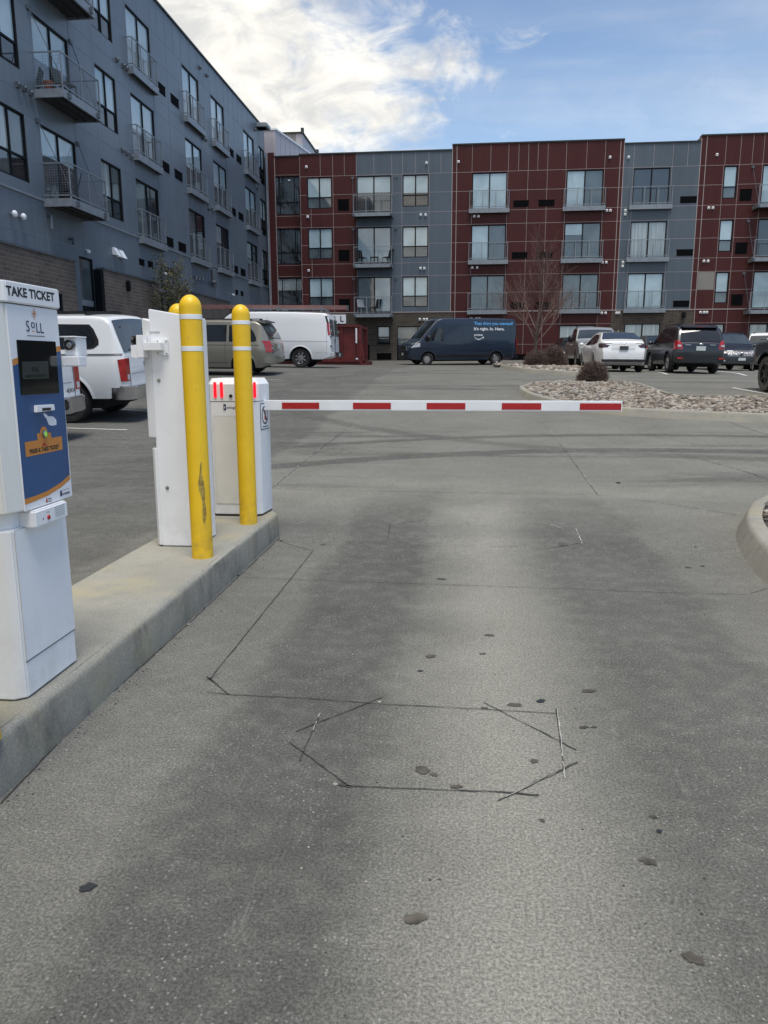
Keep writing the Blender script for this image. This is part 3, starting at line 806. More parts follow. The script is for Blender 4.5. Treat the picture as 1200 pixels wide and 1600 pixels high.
# --- white pickups at the left wall
def pickup(label, cap, paint='paint_white', L=5.8, W=2.02, H=1.94, tr=.41, sill=.46, rim='rim_metal', tyre='rubber', crewglass='car_glass', silver=False, group=None):
    root = thing('pickup_truck', label, 'pickup truck', group=group)
    ax = (-1.72, 1.93)
    if cap:
        top = [(-2.9, 1.0), (-2.885, 1.12), (-2.87, 1.26), (-2.72, 1.6), (-2.62, 1.84), (-2.5, 1.93), (-2.2, 1.955), (-.9, 1.96), (-.75, 1.93), (-.5, 1.95), (.3, 1.97), (.75, 1.91), (1.35, 1.36), (1.5, 1.27), (2.4, 1.2), (2.72, 1.12), (2.85, .95), (2.9, .7)]
    else:
        top = [(-2.9, 1.0), (-2.885, 1.2), (-2.86, 1.24), (-1.0, 1.25), (-.98, 1.30), (-.86, 1.85), (-.7, 1.93), (.3, 1.95), (.75, 1.89), (1.35, 1.36), (1.5, 1.27), (2.4, 1.2), (2.72, 1.12), (2.85, .95), (2.9, .7)]
    b = Body(L, W, top, [(.3, .93), (.6, .985), (.9, 1.0), (1.15, .985), (1.27, .955), (1.95, .80)], ax, tr, sill, .3, .06, archk=.10)
    mb = MB(); b.shell(mb)
    seams(b, mb, [-.86, .42, 1.45], .55, 1.22); hline(b, mb, -2.85, 2.5, 1.245, 1, .012)
    archtrim(b, mb, 0, .05)
    mb.build('body', [paint, 'black_plastic'], root); liner(root, b)
    wins = [slot([(-.55, 1.33, 1.5), (-.45, 1.31, 1.84), (.2, 1.30, 1.86), (.22, 1.30, 1.86)]), slot([(.3, 1.30, 1.86), (.6, 1.30, 1.84), (1.05, 1.30, 1.52), (1.2, 1.30, 1.36)])]
    if cap:
        finish(root, b, [wins[1], wins[0]], paint, crewglass)
        for sg in (1, -1):
            fr = MB(); b.side(fr, slot([(-2.42, 1.44, 1.52), (-2.32, 1.37, 1.72), (-2.24, 1.36, 1.80), (-.95, 1.36, 1.82), (-.9, 1.37, 1.80)]), .006, 0, 5, sides=(sg,)); f = fr.build('cap_window_frame', 'black_plastic', root)
            gm = MB(); b.side(gm, slot([(-2.34, 1.46, 1.54), (-2.26, 1.41, 1.71), (-2.2, 1.40, 1.76), (-1.0, 1.40, 1.78), (-.97, 1.41, 1.76)]), .012, 0, 5, sides=(sg,)); gm.build('cap_window', 'car_glass', f)
        mb = MB(); b.topp(mb, -2.855, -2.60, -1, 1, .012, inset0=.07, inset1=.12, frac=True); mb.build('rear_window', 'shield_glass', root)
        for y in (-.55, .55):
            for zz_, kk in ((1.75, 1), (1.34, 1.1)): mb = MB(); mb.ball((b.endx(zz_)-.03, y*kk, zz_), .02); mb.build('glass_hinge', 'black_plastic', root)
        mb = MB(); mb.box(-2.15, -2.1, -.7, .7, 1.965, 2.03); mb.box(-1.05, -1.0, -.7, .7, 1.965, 2.03); mb.bar((-2.1, .66, 2.02), (-1.0, .66, 2.02), .04); mb.bar((-2.1, -.66, 2.02), (-1.0, -.66, 2.02), .04)
        mb.build('roof_rack', 'black_plastic', root)
        for sg in (1, -1): mb = MB(); b.side(mb, [(-2.86+2.01*i/12, 1.263, 1.277) for i in range(13)], .006, 0, 1, sides=(sg,)); mb.build('cap_seal', 'black_plastic', root)
    else:
        finish(root, b, wins, paint, crewglass)
        mb = MB(); b.topp(mb, -.99, -.89, -.85, .85, .012, frac=True); mb.build('rear_window', 'car_glass', root)
    mb = MB(); b.topp(mb, .86, 1.33, -1, 1, .008, inset0=.10, inset1=.06, frac=True); mb.build('windshield', 'shield_glass', root)
    # tailgate panel line, handle
    mb = MB()
    for y in (-.78, .78): mb.box(-2.906, -2.9, y-.004, y+.004, .68, 1.2)
    mb.box(-2.906, -2.9, -.78, .78, .672, .68); mb.box(-2.925, -2.9, -.12, .12, 1.02, 1.10)
    mb.box(-2.904, -2.9, -.7, .7, .9, .905)
    mb.build('tailgate_trim', 'black_plastic', root)
    for sg in (1, -1):
        mb = MB(); x = -2.912
        mb.hexa([(x, sg*.80, .78), (x, sg*.955, .78), (x+.1, sg*1.002, .78), (x+.1, sg*.9, .78), (x, sg*.80, 1.19), (x, sg*.955, 1.19), (x+.14, sg*.99, 1.17), (x+.1, sg*.9, 1.19)], 0)
        mb.box(x-.004, x, sg*.83-.0 if sg > 0 else -.93, .93 if sg > 0 else -.83, .80, .90, 1)
        mb.build('tail_light', ['red_lamp', 'clear_lamp'], root, bevel=.012)
        mb = MB(); mb.box(2.60, 2.905, min(sg*.68, sg*.93), max(sg*.68, sg*.93), .90, 1.10); mb.build('headlight', 'clear_lamp', root, bevel=.03)
    mb = MB(); mb.prism([(-2.60, -1.005), (-2.86, -1.0), (-2.97, -.95), (-3.04, -.8), (-3.05, -.35), (-3.01, -.33), (-3.01, .33), (-3.05, .35), (-3.04, .8), (-2.97, .95), (-2.86, 1.0), (-2.60, 1.005), (-2.60, .9), (-2.88, .85), (-2.88, -.85), (-2.60, -.9)], .44, .69)
    mb.box(-3.03, -2.9, -.33, .33, .50, .655, 1)
    mb.build('rear_bumper', ['chrome', 'black_plastic'], root, bevel=.02)
    mb = MB(); mb.box(-3.035, -3.03, -.15, .15, .52, .63); mb.build('license_plate', 'plate_white', root)
    mb = MB(); mb.box(2.88, 3.0, -.96, .96, .46, .68); mb.build('front_bumper', 'chrome' if not silver else 'black_plastic', root, bevel=.04)
    mb = MB(); mb.box(2.86, 2.93, -.62, .62, .72, 1.12)
    for k in range(4): mb.box(2.93, 2.945, -.62, .62, .75+.1*k, .775+.1*k, 1)
    mb.build('grille', ['black_plastic', 'chrome'], root, bevel=.015)
    for sg in (1, -1):
        for x in (.30, -.45): mb = MB(); mb.box(x-.22, x-.04, min(sg*(b.w(x, 1.12)+.03), sg*(b.w(x, 1.12)-.01)), max(sg*(b.w(x, 1.12)+.03), sg*(b.w(x, 1.12)-.01)), 1.10, 1.14); mb.build('door_handle', 'chrome', root, bevel=.008)
    mirrors(root, 1.12, 1.38, 2.0, big=True)
    add_wheels(root, ax, 1.98, tr, .27, 6, rim=rim, tyre=tyre)
    return root, b
r, b = pickup('white pickup truck with a topper cap and side windows, parked against the left wall', True)
place(r, -9.06, 14.6, math.pi, 3.65)
r, b = pickup('white 4x4 pickup truck mostly hidden behind the ticket kiosk', False)
mb = MB(); put_text(mb, '4X4', (-2.908, -.50, .74), (0, -.30, 0), (0, 0, .07), 0, .03); mb.build('lettering', 'text_grey', r)
place(r, -9.20, 11.2, math.pi, 3.65)
r, b = pickup('silver pickup truck facing the camera left of the white sedan', False, 'paint_silver', crewglass='car_glass', silver=True)
place(r, 6.25, 39.0, -math.pi/2-.02, 3.65)
r, b = pickup('dark lifted pickup truck cut off at the right edge with muddy tyre', False, 'paint_black', tr=.43, sill=.62, rim='black_plastic', tyre='muddy_rubber')
place(r, 8.36, 17.94, math.pi/2, 3.65)

# --- silver-beige minivan
root = thing('minivan', 'champagne beige minivan behind the nearer yellow bollards, left of the van with the ladder', 'minivan')
ax = (-1.62, 1.46)
b = Body(5.14, 1.95, [(-2.57, .80), (-2.55, 1.0), (-2.50, 1.08), (-2.42, 1.3), (-2.22, 1.62), (-2.1, 1.70), (-1.9, 1.735), (-.6, 1.76), (.5, 1.73), (.95, 1.62), (1.75, 1.12), (1.95, 1.04), (2.35, .93), (2.52, .75), (2.57, .55)],
         [(.25, .93), (.55, .99), (.85, 1.0), (1.02, .965), (1.1, .945), (1.75, .77)], ax, .335, .27, .5, .13)
mb = MB(); b.shell(mb); seams(b, mb, [-1.05, .28, 1.35], .35, 1.05); seams(b, mb, [.28], 1.05, 1.6, 1, .02); hline(b, mb, -1.1, 1.3, .42, 1, .012); hline(b, mb, -2.2, -.2, .98, 1, .012)
archtrim(b, mb, 0, .04); mb.build('body', ['paint_champagne', 'black_plastic'], root); liner(root, b)
finish(root, b, [slot([(-2.08, 1.12, 1.2), (-2.0, 1.09, 1.38), (-1.82, 1.09, 1.58), (-1.2, 1.09, 1.60), (-1.18, 1.09, 1.60)]), slot([(-1.1, 1.09, 1.61), (.2, 1.09, 1.61)]), slot([(.32, 1.09, 1.60), (.8, 1.09, 1.54), (1.35, 1.10, 1.2), (1.42, 1.10, 1.14)])], 0)
mb = MB(); b.topp(mb, -2.48, -2.17, -1, 1, .012, inset0=.05, inset1=.12, frac=True); mb.build('rear_window', 'shield_glass', root)
mb = MB(); b.topp(mb, .98, 1.72, -1, 1, .01, inset0=.08, inset1=.05, frac=True); mb.build('windshield', 'shield_glass', root)
mb = MB(); b.end(mb, 1.68, 1.70, 0, .7, off=.06); mb.hexa([(-2.33, -.68, 1.66), (-2.05, -.72, 1.72), (-2.05, .72, 1.72), (-2.33, .68, 1.66), (-2.33, -.66, 1.69), (-2.05, -.70, 1.76), (-2.05, .70, 1.76), (-2.33, .66, 1.69)], 0); mb.build('spoiler', 'black_plastic', root)
for sg in (1, -1):
    mb = MB(); wrap(b, mb, [(.76, .66, .18), (.9, .66, .19), (1.0, .66, .20), (1.12, .64, .22)], sg); mb.box(-2.585, -2.57, sg*.7 if sg > 0 else -.86, .86 if sg > 0 else -.7, .86, .92, 1); mb.build('tail_light', ['red_lamp', 'clear_lamp'], root)
    mb = MB(); b.end(mb, .62, .80, .55, .9, True, both=False); o = mb.build('headlight', 'clear_lamp', root); o.scale = (1, sg, 1)
    mb = MB(); mb.bar((-1.9, sg*.66, 1.79), (.5, sg*.68, 1.79), .03); mb.box(-1.9, -1.8, sg*.66-.02, sg*.66+.02, 1.74, 1.79); mb.box(.4, .5, sg*.68-.02, sg*.68+.02, 1.73, 1.79); mb.build('roof_rail', 'black_plastic', root)
mb = MB(); mb.prism([(-2.5, -.93), (-2.6, -.80), (-2.64, -.4), (-2.64, .4), (-2.6, .80), (-2.5, .93), (-2.3, .97), (-2.3, -.97)], .38, .62); mb.build('rear_bumper', 'paint_champagne', root, bevel=.04)
mb = MB(); mb.box(-2.66, -2.63, -.5, .5, .62, .625); mb.box(-2.60, -2.55, -.28, .28, .84, .99); mb.build('plate_recess', 'paint_champagne', root, bevel=.01)
mb = MB(); mb.box(-2.612, -2.60, -.15, .15, .85, .97); mb.build('license_plate', 'plate_white', root)
mb = MB(); b.end(mb, .42, .66, 0, .5, True); mb.build('grille', 'black_plastic', root)
mirrors(root, 1.35, 1.12, 1.9, 'paint_champagne'); add_wheels(root, ax, 1.86, .335, .22, 9)
place(root, -8.72, 25.35, math.pi, 3.1)

# --- white cargo van with rack
root = thing('cargo_van', 'white cargo van carrying a ladder on its roof rack, rear toward the red dumpster', 'van')
ax = (-1.65, 1.78); Lv = 5.7
b = Body(Lv, 2.01, [(-2.85, .9), (-2.83, 1.2), (-2.76, 1.85), (-2.66, 2.03), (-2.45, 2.07), (-1, 2.1), (.8, 2.09), (1.15, 2.02), (1.9, 1.35), (2.05, 1.25), (2.6, 1.08), (2.78, .92), (2.85, .6)],
         [(.3, .95), (.6, .995), (.95, 1.0), (1.15, .985), (1.9, .90), (2.1, .84)], ax, .37, .33, .3, .07)
mb = MB(); b.shell(mb); seams(b, mb, [-2.68, -.35, .55, .62, 1.62], .5, 1.9, 1, .008); hline(b, mb, -2.75, 1.6, 1.03, 0, .03, .012); hline(b, mb, -2.75, 1.6, .62, 0, .02, .010)
# pressed panels in the blind side
for x0, x1 in ((-2.55, -1.45), (-1.35, -.45), (-.25, .48)):
    for x in (x0, x1): seams(b, mb, [x], 1.25, 1.88, 0, .03)
archtrim(b, mb, 0, .045); mb.build('body', ['paint_white_clean', 'black_plastic'], root); liner(root, b)
finish(root, b, [slot([(.72, 1.3, 1.85), (1.2, 1.3, 1.82), (1.62, 1.3, 1.48), (1.68, 1.3, 1.4)])], 0)
mb = MB(); b.topp(mb, 1.2, 1.88, -1, 1, .01, inset0=.08, inset1=.05, frac=True); mb.build('windshield', 'car_glass', root)
for y0, y1 in ((-.80, -.10), (.10, .80)):
    mb = MB(); b.end(mb, 1.22, 1.84, y0, y1, both=False, off=.015); mb.build('rear_window', 'pane_mid', root)
for sg in (1, -1):
    mb = MB(); pts = []; q = MB()
    for z in (1.24, 1.4, 1.55, 1.68, 1.95):
        xe = b.endx(z); pts.append([(xe-.014, sg*.84, z), (xe-.014, sg*(b.w(xe, z)-.02), z), (xe+.03, sg*(b.w(xe+.03, z)+.012), z), (xe+.09, sg*(b.w(xe+.09, z)+.012), z)])
    mb.grid(pts[:4]); mb.box(-2.86, -2.845, min(sg*.86, sg*.93), max(sg*.86, sg*.93), 1.36, 1.45, 1); mb.build('tail_light', ['red_lamp', 'clear_lamp'], root)
    q.grid(pts[3:]); q.build('corner_trim', 'black_plastic', root)
    mb = MB(); b.end(mb, .80, .98, .55, .93, True, both=False); o = mb.build('headlight', 'clear_lamp', root); o.scale = (1, sg, 1)
mb = MB(); mb.box(-2.865, -2.85, -.006, .006, .6, 1.95); mb.box(-2.87, -2.85, .05, .12, .95, 1.12)
for sg in (1, -1):
    for z in (.8, 1.15, 1.7): mb.box(-2.87, -2.82, min(sg*.93, sg*.97), max(sg*.93, sg*.97), z, z+.06)
mb.build('door_trim', 'black_plastic', root)
mb = MB(); mb.prism([(-2.84, -.98), (-2.99, -.95), (-3.03, -.8), (-3.03, .8), (-2.99, .95), (-2.84, .98)], .42, .60); mb.build('rear_bumper', 'chrome', root, bevel=.025)
mb = MB(); mb.box(-3.036, -3.03, -.15, .15, .44, .56); mb.build('license_plate', 'plate_white', root)
mb = MB(); mb.prism([(2.8, -.97), (2.95, -.7), (2.98, 0), (2.95, .7), (2.8, .97)], .36, .58); mb.build('front_bumper', 'black_plastic', root, bevel=.03)
mb = MB(); b.end(mb, .62, .95, 0, .5, True); mb.build('grille', 'black_plastic', root)
mb = MB()
for x in (-2.45, -.75, .95):
    mb.bar((x, -.82, 2.24), (x, .82, 2.24), .05)
    for sg in (1, -1): mb.bar((x, sg*.80, 2.06), (x, sg*.80, 2.32), .05)
for sg in (1, -1): mb.bar((-2.5, sg*.80, 2.20), (1.0, sg*.80, 2.20), .035)
mb.build('roof_rack', 'galv', root)
mirrors(root, 1.55, 1.42, 1.98, big=True); add_wheels(root, ax, 1.93, .37, .24, 8, 'steel')
place(root, -7.92, 30.35, math.pi, 3.43); VAN_M = root.matrix_world.copy()
lad = thing('ladder', 'long reddish fibreglass extension ladder lying on the white van roof rack', 'ladder')
mb = MB()
for y in (-.74, -.36): mb.box(-3.25, 3.1, y-.02, y+.02, 2.27, 2.42)
mb.build('rail', 'ladder_pink', lad)
mb = MB()
for k in range(20): mb.tube((-3.1+k*.32, -.74, 2.35), (-3.1+k*.32, -.36, 2.35), .016, n=6)
mb.build('rung', 'galv', lad)
mb = MB()
for x in (-3.22, 3.05): mb.box(x-.05, x+.08, -.79, -.70, 2.25, 2.44)
for x in (-2.05, .55): mb.bar((x, -.80, 2.1), (x, -.80, 2.48), .05); mb.bar((x-.05, -.80, 2.2), (x+.1, -.80, 2.12), .03); mb.bar((x, -.8, 2.47), (x, -.3, 2.47), .03)
mb.build('clamp', 'galv_dark', lad)
mb = MB(); put_text(mb, 'CAUTION  LADDER', (-1.2, -.762, 2.30), (.7, 0, 0), (0, 0, .07)) if False else mb.box(-2.05, -1.35, -.763, -.761, 2.30, 2.39); mb.build('sticker', 'text_white', lad)
lad.matrix_world = VAN_M
# --- navy delivery van
root = thing('delivery_van', 'dark blue high-roof delivery van with white and light-blue lettering, parked near the far building', 'van')
ax = (-1.95, 2.09); Lv = 6.36
b = Body(Lv, 2.05, [(-3.18, .8), (-3.17, 2.2), (-3.10, 2.46), (-2.9, 2.52), (0, 2.53), (1.25, 2.52), (1.55, 2.42), (2.45, 1.42), (2.6, 1.3), (3.0, 1.12), (3.14, .9), (3.18, .6)],
         [(.3, .96), (.7, 1.0), (1.2, 1.0), (1.4, .985), (2.35, .93), (2.55, .88)], ax, .345, .30, .35, .10)
mb = MB(); b.shell(mb); seams(b, mb, [1.15, 2.15, .05, -1.1], .42, 2.2, 1, .010)
hline(b, mb, -3.1, 1.1, 1.12, 0, .03, .012); hline(b, mb, -3.1, 1.1, .82, 0, .03, .012); hline(b, mb, -3.1, 1.3, 2.2, 0, .02, .010); hline(b, mb, -1.5, 1.6, .50, 1, .12, .014)
hline(b, mb, -2.9, -2.5, .50, 1, .12, .014); archtrim(b, mb, 1, .05); mb.build('body', ['paint_navy', 'black_plastic'], root); liner(root, b)
finish(root, b, [slot([(1.22, 1.32, 1.98), (1.55, 1.32, 1.98), (1.62, 1.32, 1.96), (1.9, 1.32, 1.68), (1.95, 1.32, 1.6)]), slot([(2.0, 1.33, 1.55), (2.2, 1.33, 1.45), (2.3, 1.34, 1.38)])], 0)
mb = MB(); b.topp(mb, 1.6, 2.43, -1, 1, .01, inset0=.08, inset1=.04, frac=True); mb.build('windshield', 'car_glass', root)
mb = MB()
for sg in (1, -1): mb.bar((1.52, sg*.86, 2.46), (2.5, sg*.93, 1.38), .035, .035)
mb.build('pillar_trim', 'galv', root)
for sg in (1, -1):
    mb = MB(); pts = []
    for x in (2.55, 2.75, 2.95, 3.08):
        zz = b.zt(x); pts.append([(x, sg*(b.w(x, 1.05)+.012), 1.0-(x-2.55)*.1), (x, sg*(b.w(x, 1.1)+.010), min(1.2, zz-.04)-(x-2.55)*.1), (x+.01, sg*(b.w(x, 1.1)-.2), min(1.24, zz+.012))])
    mb.grid(pts); mb.build('headlight', 'clear_lamp', root)
    mb = MB(); mb.box(-3.2, -3.165, min(sg*.93, sg*1.0), max(sg*.93, sg*1.0), 1.0, 1.45); mb.build('tail_light', 'red_lamp', root, bevel=.01)
mb = MB(); mb.box(3.165, 3.20, -.55, .55, .80, 1.05, 1); mb.box(3.19, 3.205, -.50, .50, .84, 1.01, 0)
for k in range(3): mb.box(3.205, 3.21, -.48, .48, .87+.05*k, .88+.05*k, 1)
mb.build('grille', ['black_plastic', 'chrome'], root, bevel=.008)
mb = MB(); mb.prism([(2.7, -1.02), (3.12, -.85), (3.23, -.5), (3.23, .5), (3.12, .85), (2.7, 1.02)], .32, .72); mb.build('front_bumper', 'black_plastic', root, bevel=.04)
mb = MB(); mb.box(3.232, 3.24, -.15, .15, .52, .66); mb.build('license_plate', 'plate_white', root)
mb = MB(); mb.box(-3.28, -3.15, -1.0, 1.0, .36, .52); mb.build('rear_bumper', 'black_plastic', root, bevel=.03)
# side lettering, on the side facing the lot (left side)
mb = MB(); yl = lambda z: b.w(-.5, z)+.012
def vt(s_, x0, x1, z0, z1, m_, bold): put_text(mb, s_, (x0, yl(z0), z0), (x1-x0, 0, 0), (0, yl(z1)-yl(z0), z1-z0), m_, bold)
vt('That thing you wanted?', -.58, -2.92, 2.12, 2.34, 0, .02); vt("It's right. In. Here.", -.58, -2.40, 1.84, 2.05, 1, .035); vt('prime', -.60, -1.10, 1.55, 1.69, 1, .03)
sm = []
for i in range(13):
    a = i/12; x = -.62-a*.50; z = 1.50-.10*math.sin(math.pi*min(1, a*1.02))
    sm.append([(x, yl(z), z-.012-.02*math.sin(math.pi*a)), (x, yl(z), z+.018)])
mb.grid(sm, 1, False); mb.poly([(-1.05, yl(1.5), 1.50), (-1.16, yl(1.55), 1.555), (-1.17, yl(1.45), 1.44)], 1)
mb.build('lettering', ['text_cyan', 'text_white'], root)
mb = MB(); vt('prime', 2.52, 2.28, 1.0, 1.06, 0, .02) if False else None
mirrors(root, 2.12, 1.45, 2.05, big=True); add_wheels(root, ax, 1.98, .345, .23, 10, 'steel', steer=-.45)
hd = math.pi+R(22); place(root, -.38, 44.0, hd, 4.04)

# --- sedans
def sedan(label, paint, smoke=False, plate='plate_dark', group=None, H=1.48):
    root = thing('sedan', label, 'sedan', group=group); ax = (-1.42, 1.43); k = H/1.48
    b = Body(4.87, 1.86, [(-2.435, .60), (-2.425, .70), (-2.36, .88), (-2.33, 1.02), (-2.30, 1.09), (-2.05, 1.13), (-1.9, 1.16), (-1.25, 1.40*k), (-.95, 1.455*k), (-.3, 1.48*k), (.25, 1.45*k), (.55, 1.37*k), (1.25, 1.03), (1.45, .97), (2.1, .86), (2.38, .72), (2.435, .5)],
             [(.2, .93), (.5, .99), (.75, 1.0), (.92, .965), (1.05, .88), (1.48*k, .62)], ax, .335, .24, .75, .22)
    mb = MB(); b.shell(mb); seams(b, mb, [-.95, .1, 1.05], .3, .98); hline(b, mb, -1.6, 1.2, .30, 1, .03); archtrim(b, mb, 0, .03)
    mb.build('body', [paint, 'black_plastic'], root); liner(root, b)
    finish(root, b, [slot([(-1.45, 1.06, 1.09), (-1.25, 1.03, 1.25*k), (-.9, 1.0, 1.36*k), (-.05, 1.0, 1.40*k)]), slot([(.0, 1.0, 1.40*k), (.35, 1.0, 1.35*k), (.95, 1.0, 1.06), (1.05, 1.0, 1.02)])], 0)
    mb = MB(); b.topp(mb, -1.88, -1.15, -1, 1, .01, inset0=.06, inset1=.07, frac=True); mb.build('rear_window', 'car_glass', root)
    mb = MB(); b.topp(mb, .5, 1.2, -1, 1, .01, inset0=.08, inset1=.06, frac=True); mb.build('windshield', 'car_glass', root)
    for sg in (1, -1):
        mb = MB(); wrap(b, mb, [(.87, .60, .18), (.91, .50, .26), (.96, .42, .34), (1.0, .40, .38), (1.03, .42, .40)], sg); mb.build('tail_light', 'smoke_lamp' if smoke else 'red_lamp', root)
        mb = MB(); b.end(mb, .60, .74, .5, .85, True, both=False); o = mb.build('headlight', 'clear_lamp', root); o.scale = (1, sg, 1)
    mb = MB(); mb.box(-2.455, -2.42, -.42, .42, .98, .995, 1); mb.box(-2.45, -2.43, -.78, .78, .36, .46); mb.box(-2.452, -2.44, -.8, .8, .45, .465, 1)
    mb.build('rear_trim', ['black_plastic', 'chrome'], root)
    for y in (-.6, .6): mb = MB(); mb.lathe([(.04, -.03), (.04, .05)], (-2.44, y, .31), 'x', 12); mb.build('exhaust_tip', 'chrome', root)
    mb = MB(); mb.ball((-1.15, 0, 1.455*k+.04), (.06, .012, .035)); mb.build('antenna_fin', paint, root)
    mb = MB(); b.end(mb, .70, .704, 0, .86, off=.006); mb.build('bumper_seam', 'black_plastic', root)
    mb = MB(); mb.box(-2.456, -2.43, -.155, .155, .80, .93); mb.build('license_plate', plate, root)
    mb = MB(); mb.ball((-2.445, 0, 1.01), (.01, .06, .025)); mb.build('badge', 'chrome', root)
    mb = MB(); b.end(mb, .36, .58, 0, .5, True); mb.build('grille', 'black_plastic', root)
    mirrors(root, .98, 1.03, 1.82, paint); add_wheels(root, ax, 1.80, .335, .22, 10)
    return root
place(sedan('white sedan with dark tail lights, rear toward the camera behind the stone island', 'paint_white_clean', True), 5.80, 31.45, math.pi/2, 2.85)
place(sedan('dark grey sedan between the white sedan and the black crossover', 'paint_grey', H=1.58), 9.12, 38.9, math.pi/2, 2.85)
place(sedan('black sedan showing only a sliver left of the silver pickup truck', 'paint_black'), 6.3, 46.3, -math.pi/2, 2.85)

# --- crossovers
def suv(label, paint, L=4.6, W=1.8, H=1.70, group=None, cream=False, plate='plate_white', name='suv', boxy=False):
    root = thing(name, label, 'suv', group=group); ax = (-1.33*L/4.6, 1.35*L/4.6); h = L/2; k = H/1.7
    if boxy: top = [(-h, .8), (-h+.02, 1.2*k), (-h+.10, 1.62*k), (-h+.2, 1.68*k), (-h+.6, 1.71*k), (.1, 1.71*k), (.45, 1.64*k), (.85, 1.2*k), (1.0, 1.14*k), (h-.15, 1.08*k), (h, .9), (h, .6)]
    else: top = [(-h, .78), (-h+.02, .98), (-h+.06, 1.06*k), (-h+.30, 1.48*k), (-h+.42, 1.60*k), (-h+.65, 1.66*k), (-.5, 1.70*k), (.15, 1.67*k), (.5, 1.56*k), (1.15, 1.10*k), (1.35, 1.03*k), (h-.25, .93*k), (h-.06, .78), (h, .6)]
    top = [(x+i*1e-4, z) for i, (x, z) in enumerate(top)]
    b = Body(L, W, top, [(.25, .93), (.55, .99), (.85, 1.0), (1.0*k, .97), (1.08*k, .95), (1.7*k, .76 if not boxy else .86)], ax, .355, .30, .45, .12)
    mb = MB(); b.shell(mb); seams(b, mb, [-.95, -.02, 1.02], .4, 1.02*k); hline(b, mb, -ax[1]+.45, ax[1]-.45, .36, 1, .10, .012); archtrim(b, mb, 1, .05)
    mb.build('body', [paint, 'black_plastic'], root); liner(root, b)
    if boxy: wins = [slot([(-h+.22, 1.16*k, 1.55*k), (-1.05, 1.15*k, 1.57*k)]), slot([(-.95, 1.15*k, 1.57*k), (-.12, 1.15*k, 1.57*k)]), slot([(-.02, 1.15*k, 1.57*k), (.35, 1.15*k, 1.55*k), (.68, 1.15*k, 1.25*k)])]
    else: wins = [slot([(-h+.42, 1.14*k, 1.25*k), (-h+.55, 1.10*k, 1.5*k), (-1.12, 1.08*k, 1.55*k)]), slot([(-1.05, 1.08*k, 1.56*k), (-.15, 1.07*k, 1.60*k)]), slot([(-.07, 1.07*k, 1.60*k), (.3, 1.07*k, 1.55*k), (.85, 1.08*k, 1.22*k), (.95, 1.08*k, 1.14*k)])]
    finish(root, b, wins, 0)
    mb = MB(); b.topp(mb, -h+.075, -h+.325, -1, 1, .012, inset0=.10, inset1=.12, frac=True); mb.build('rear_window', 'car_glass', root)
    mb = MB(); b.topp(mb, .52, 1.12, -1, 1, .01, inset0=.07, inset1=.05, frac=True); mb.build('windshield', 'shield_glass', root)
    for sg in (1, -1):
        mb = MB(); wrap(b, mb, [(z, y0*W/1.8, .22) for z, y0 in ((.84, .62), (.96, .62), (1.08, .66), (1.15, .72))], sg); q = min(sg*.68, sg*.80)*W/1.8; mb.box(-h-.018, -h+.02, q, q+.12, .93, 1.0, 1); mb.build('tail_light', ['red_lamp', 'clear_lamp'], root)
        mb = MB(); wrap(b, mb, [(z, .58*W/1.8, .34) for z in (.76, .84, .90)], sg, True); mb.build('headlight', 'clear_lamp', root)
        mb = MB(); mb.bar((-h+.75, sg*.60*W/1.8, H+.035), (.3, sg*.62*W/1.8, H+.03), .035); mb.box(-h+.75, -h+.85, sg*.6*W/1.8-.02, sg*.6*W/1.8+.02, H-.03, H+.04); mb.box(.2, .3, sg*.62*W/1.8-.02, sg*.62*W/1.8+.02, H-.05, H+.03); mb.build('roof_rail', 'black_plastic', root)
        if cream:
            mb = MB(); b.side(mb, [(-h+.36, 1.2*k, 1.56*k), (-h+.40, 1.2*k, 1.58*k)], .008, 0, 5, sides=(sg,)); mb.build('pillar_trim', 'chrome', root)
    mb = MB(); mb.prism([(-h+.2, -W/2+.01), (-h-.02, -W/2+.09), (-h-.07, -.4), (-h-.07, .4), (-h-.02, W/2-.09), (-h+.2, W/2-.01)], .36, .62); mb.build('rear_bumper', 'black_plastic' if not boxy else paint, root, bevel=.03)
    mb = MB(); mb.prism([(-h+.2, -W/2+.03), (-h-.01, -W/2+.10), (-h-.05, -.4), (-h-.05, .4), (-h-.01, W/2-.10), (-h+.2, W/2-.03)], .62, .75); mb.build('bumper_cover', paint, root, bevel=.02)
    for sg in (1, -1):
        mb = MB(); q = min(sg*.62, sg*.80)*W/1.8; mb.box(-h-.078, -h-.03, q, q+.18, .50, .56); mb.build('reflector', 'red_lamp', root)
    mb = MB(); mb.box(-h-.035, -h, -.16, .16, .80, .95); mb.build('license_plate', plate, root)
    mb = MB(); mb.ball((-h-.01, 0, 1.02), (.02, .07, .035)); mb.box(-h-.02, -h, -.5*W/1.8, -.3, .985, 1.005); mb.box(-h-.02, -h, .35, .55, .985, 1.005); mb.build('badge', 'chrome', root)
    mb = MB(); xs0 = b.endx(1.58*k); mb.hexa([(xs0-.16, -.60, 1.60*k), (xs0+.12, -.64, 1.64*k), (xs0+.12, .64, 1.64*k), (xs0-.16, .60, 1.60*k), (xs0-.16, -.60, 1.63*k), (xs0+.12, -.64, 1.70*k), (xs0+.12, .64, 1.70*k), (xs0-.16, .60, 1.63*k)], 0)
    mb.box(xs0-.165, xs0-.15, -.12, .12, 1.60*k, 1.625*k, 1); mb.build('spoiler', [paint, 'red_lamp'], root, bevel=.01)
    # face
    mb = MB(); b.end(mb, .62, .90, 0, .56*W/1.8, True, off=.02); mb.build('grille', 'black_plastic', root)
    mb = MB()
    for z in (.64, .70, .76, .82, .88): b.end(mb, z, z+.014, 0, .55*W/1.8, True, off=.028, n=1)
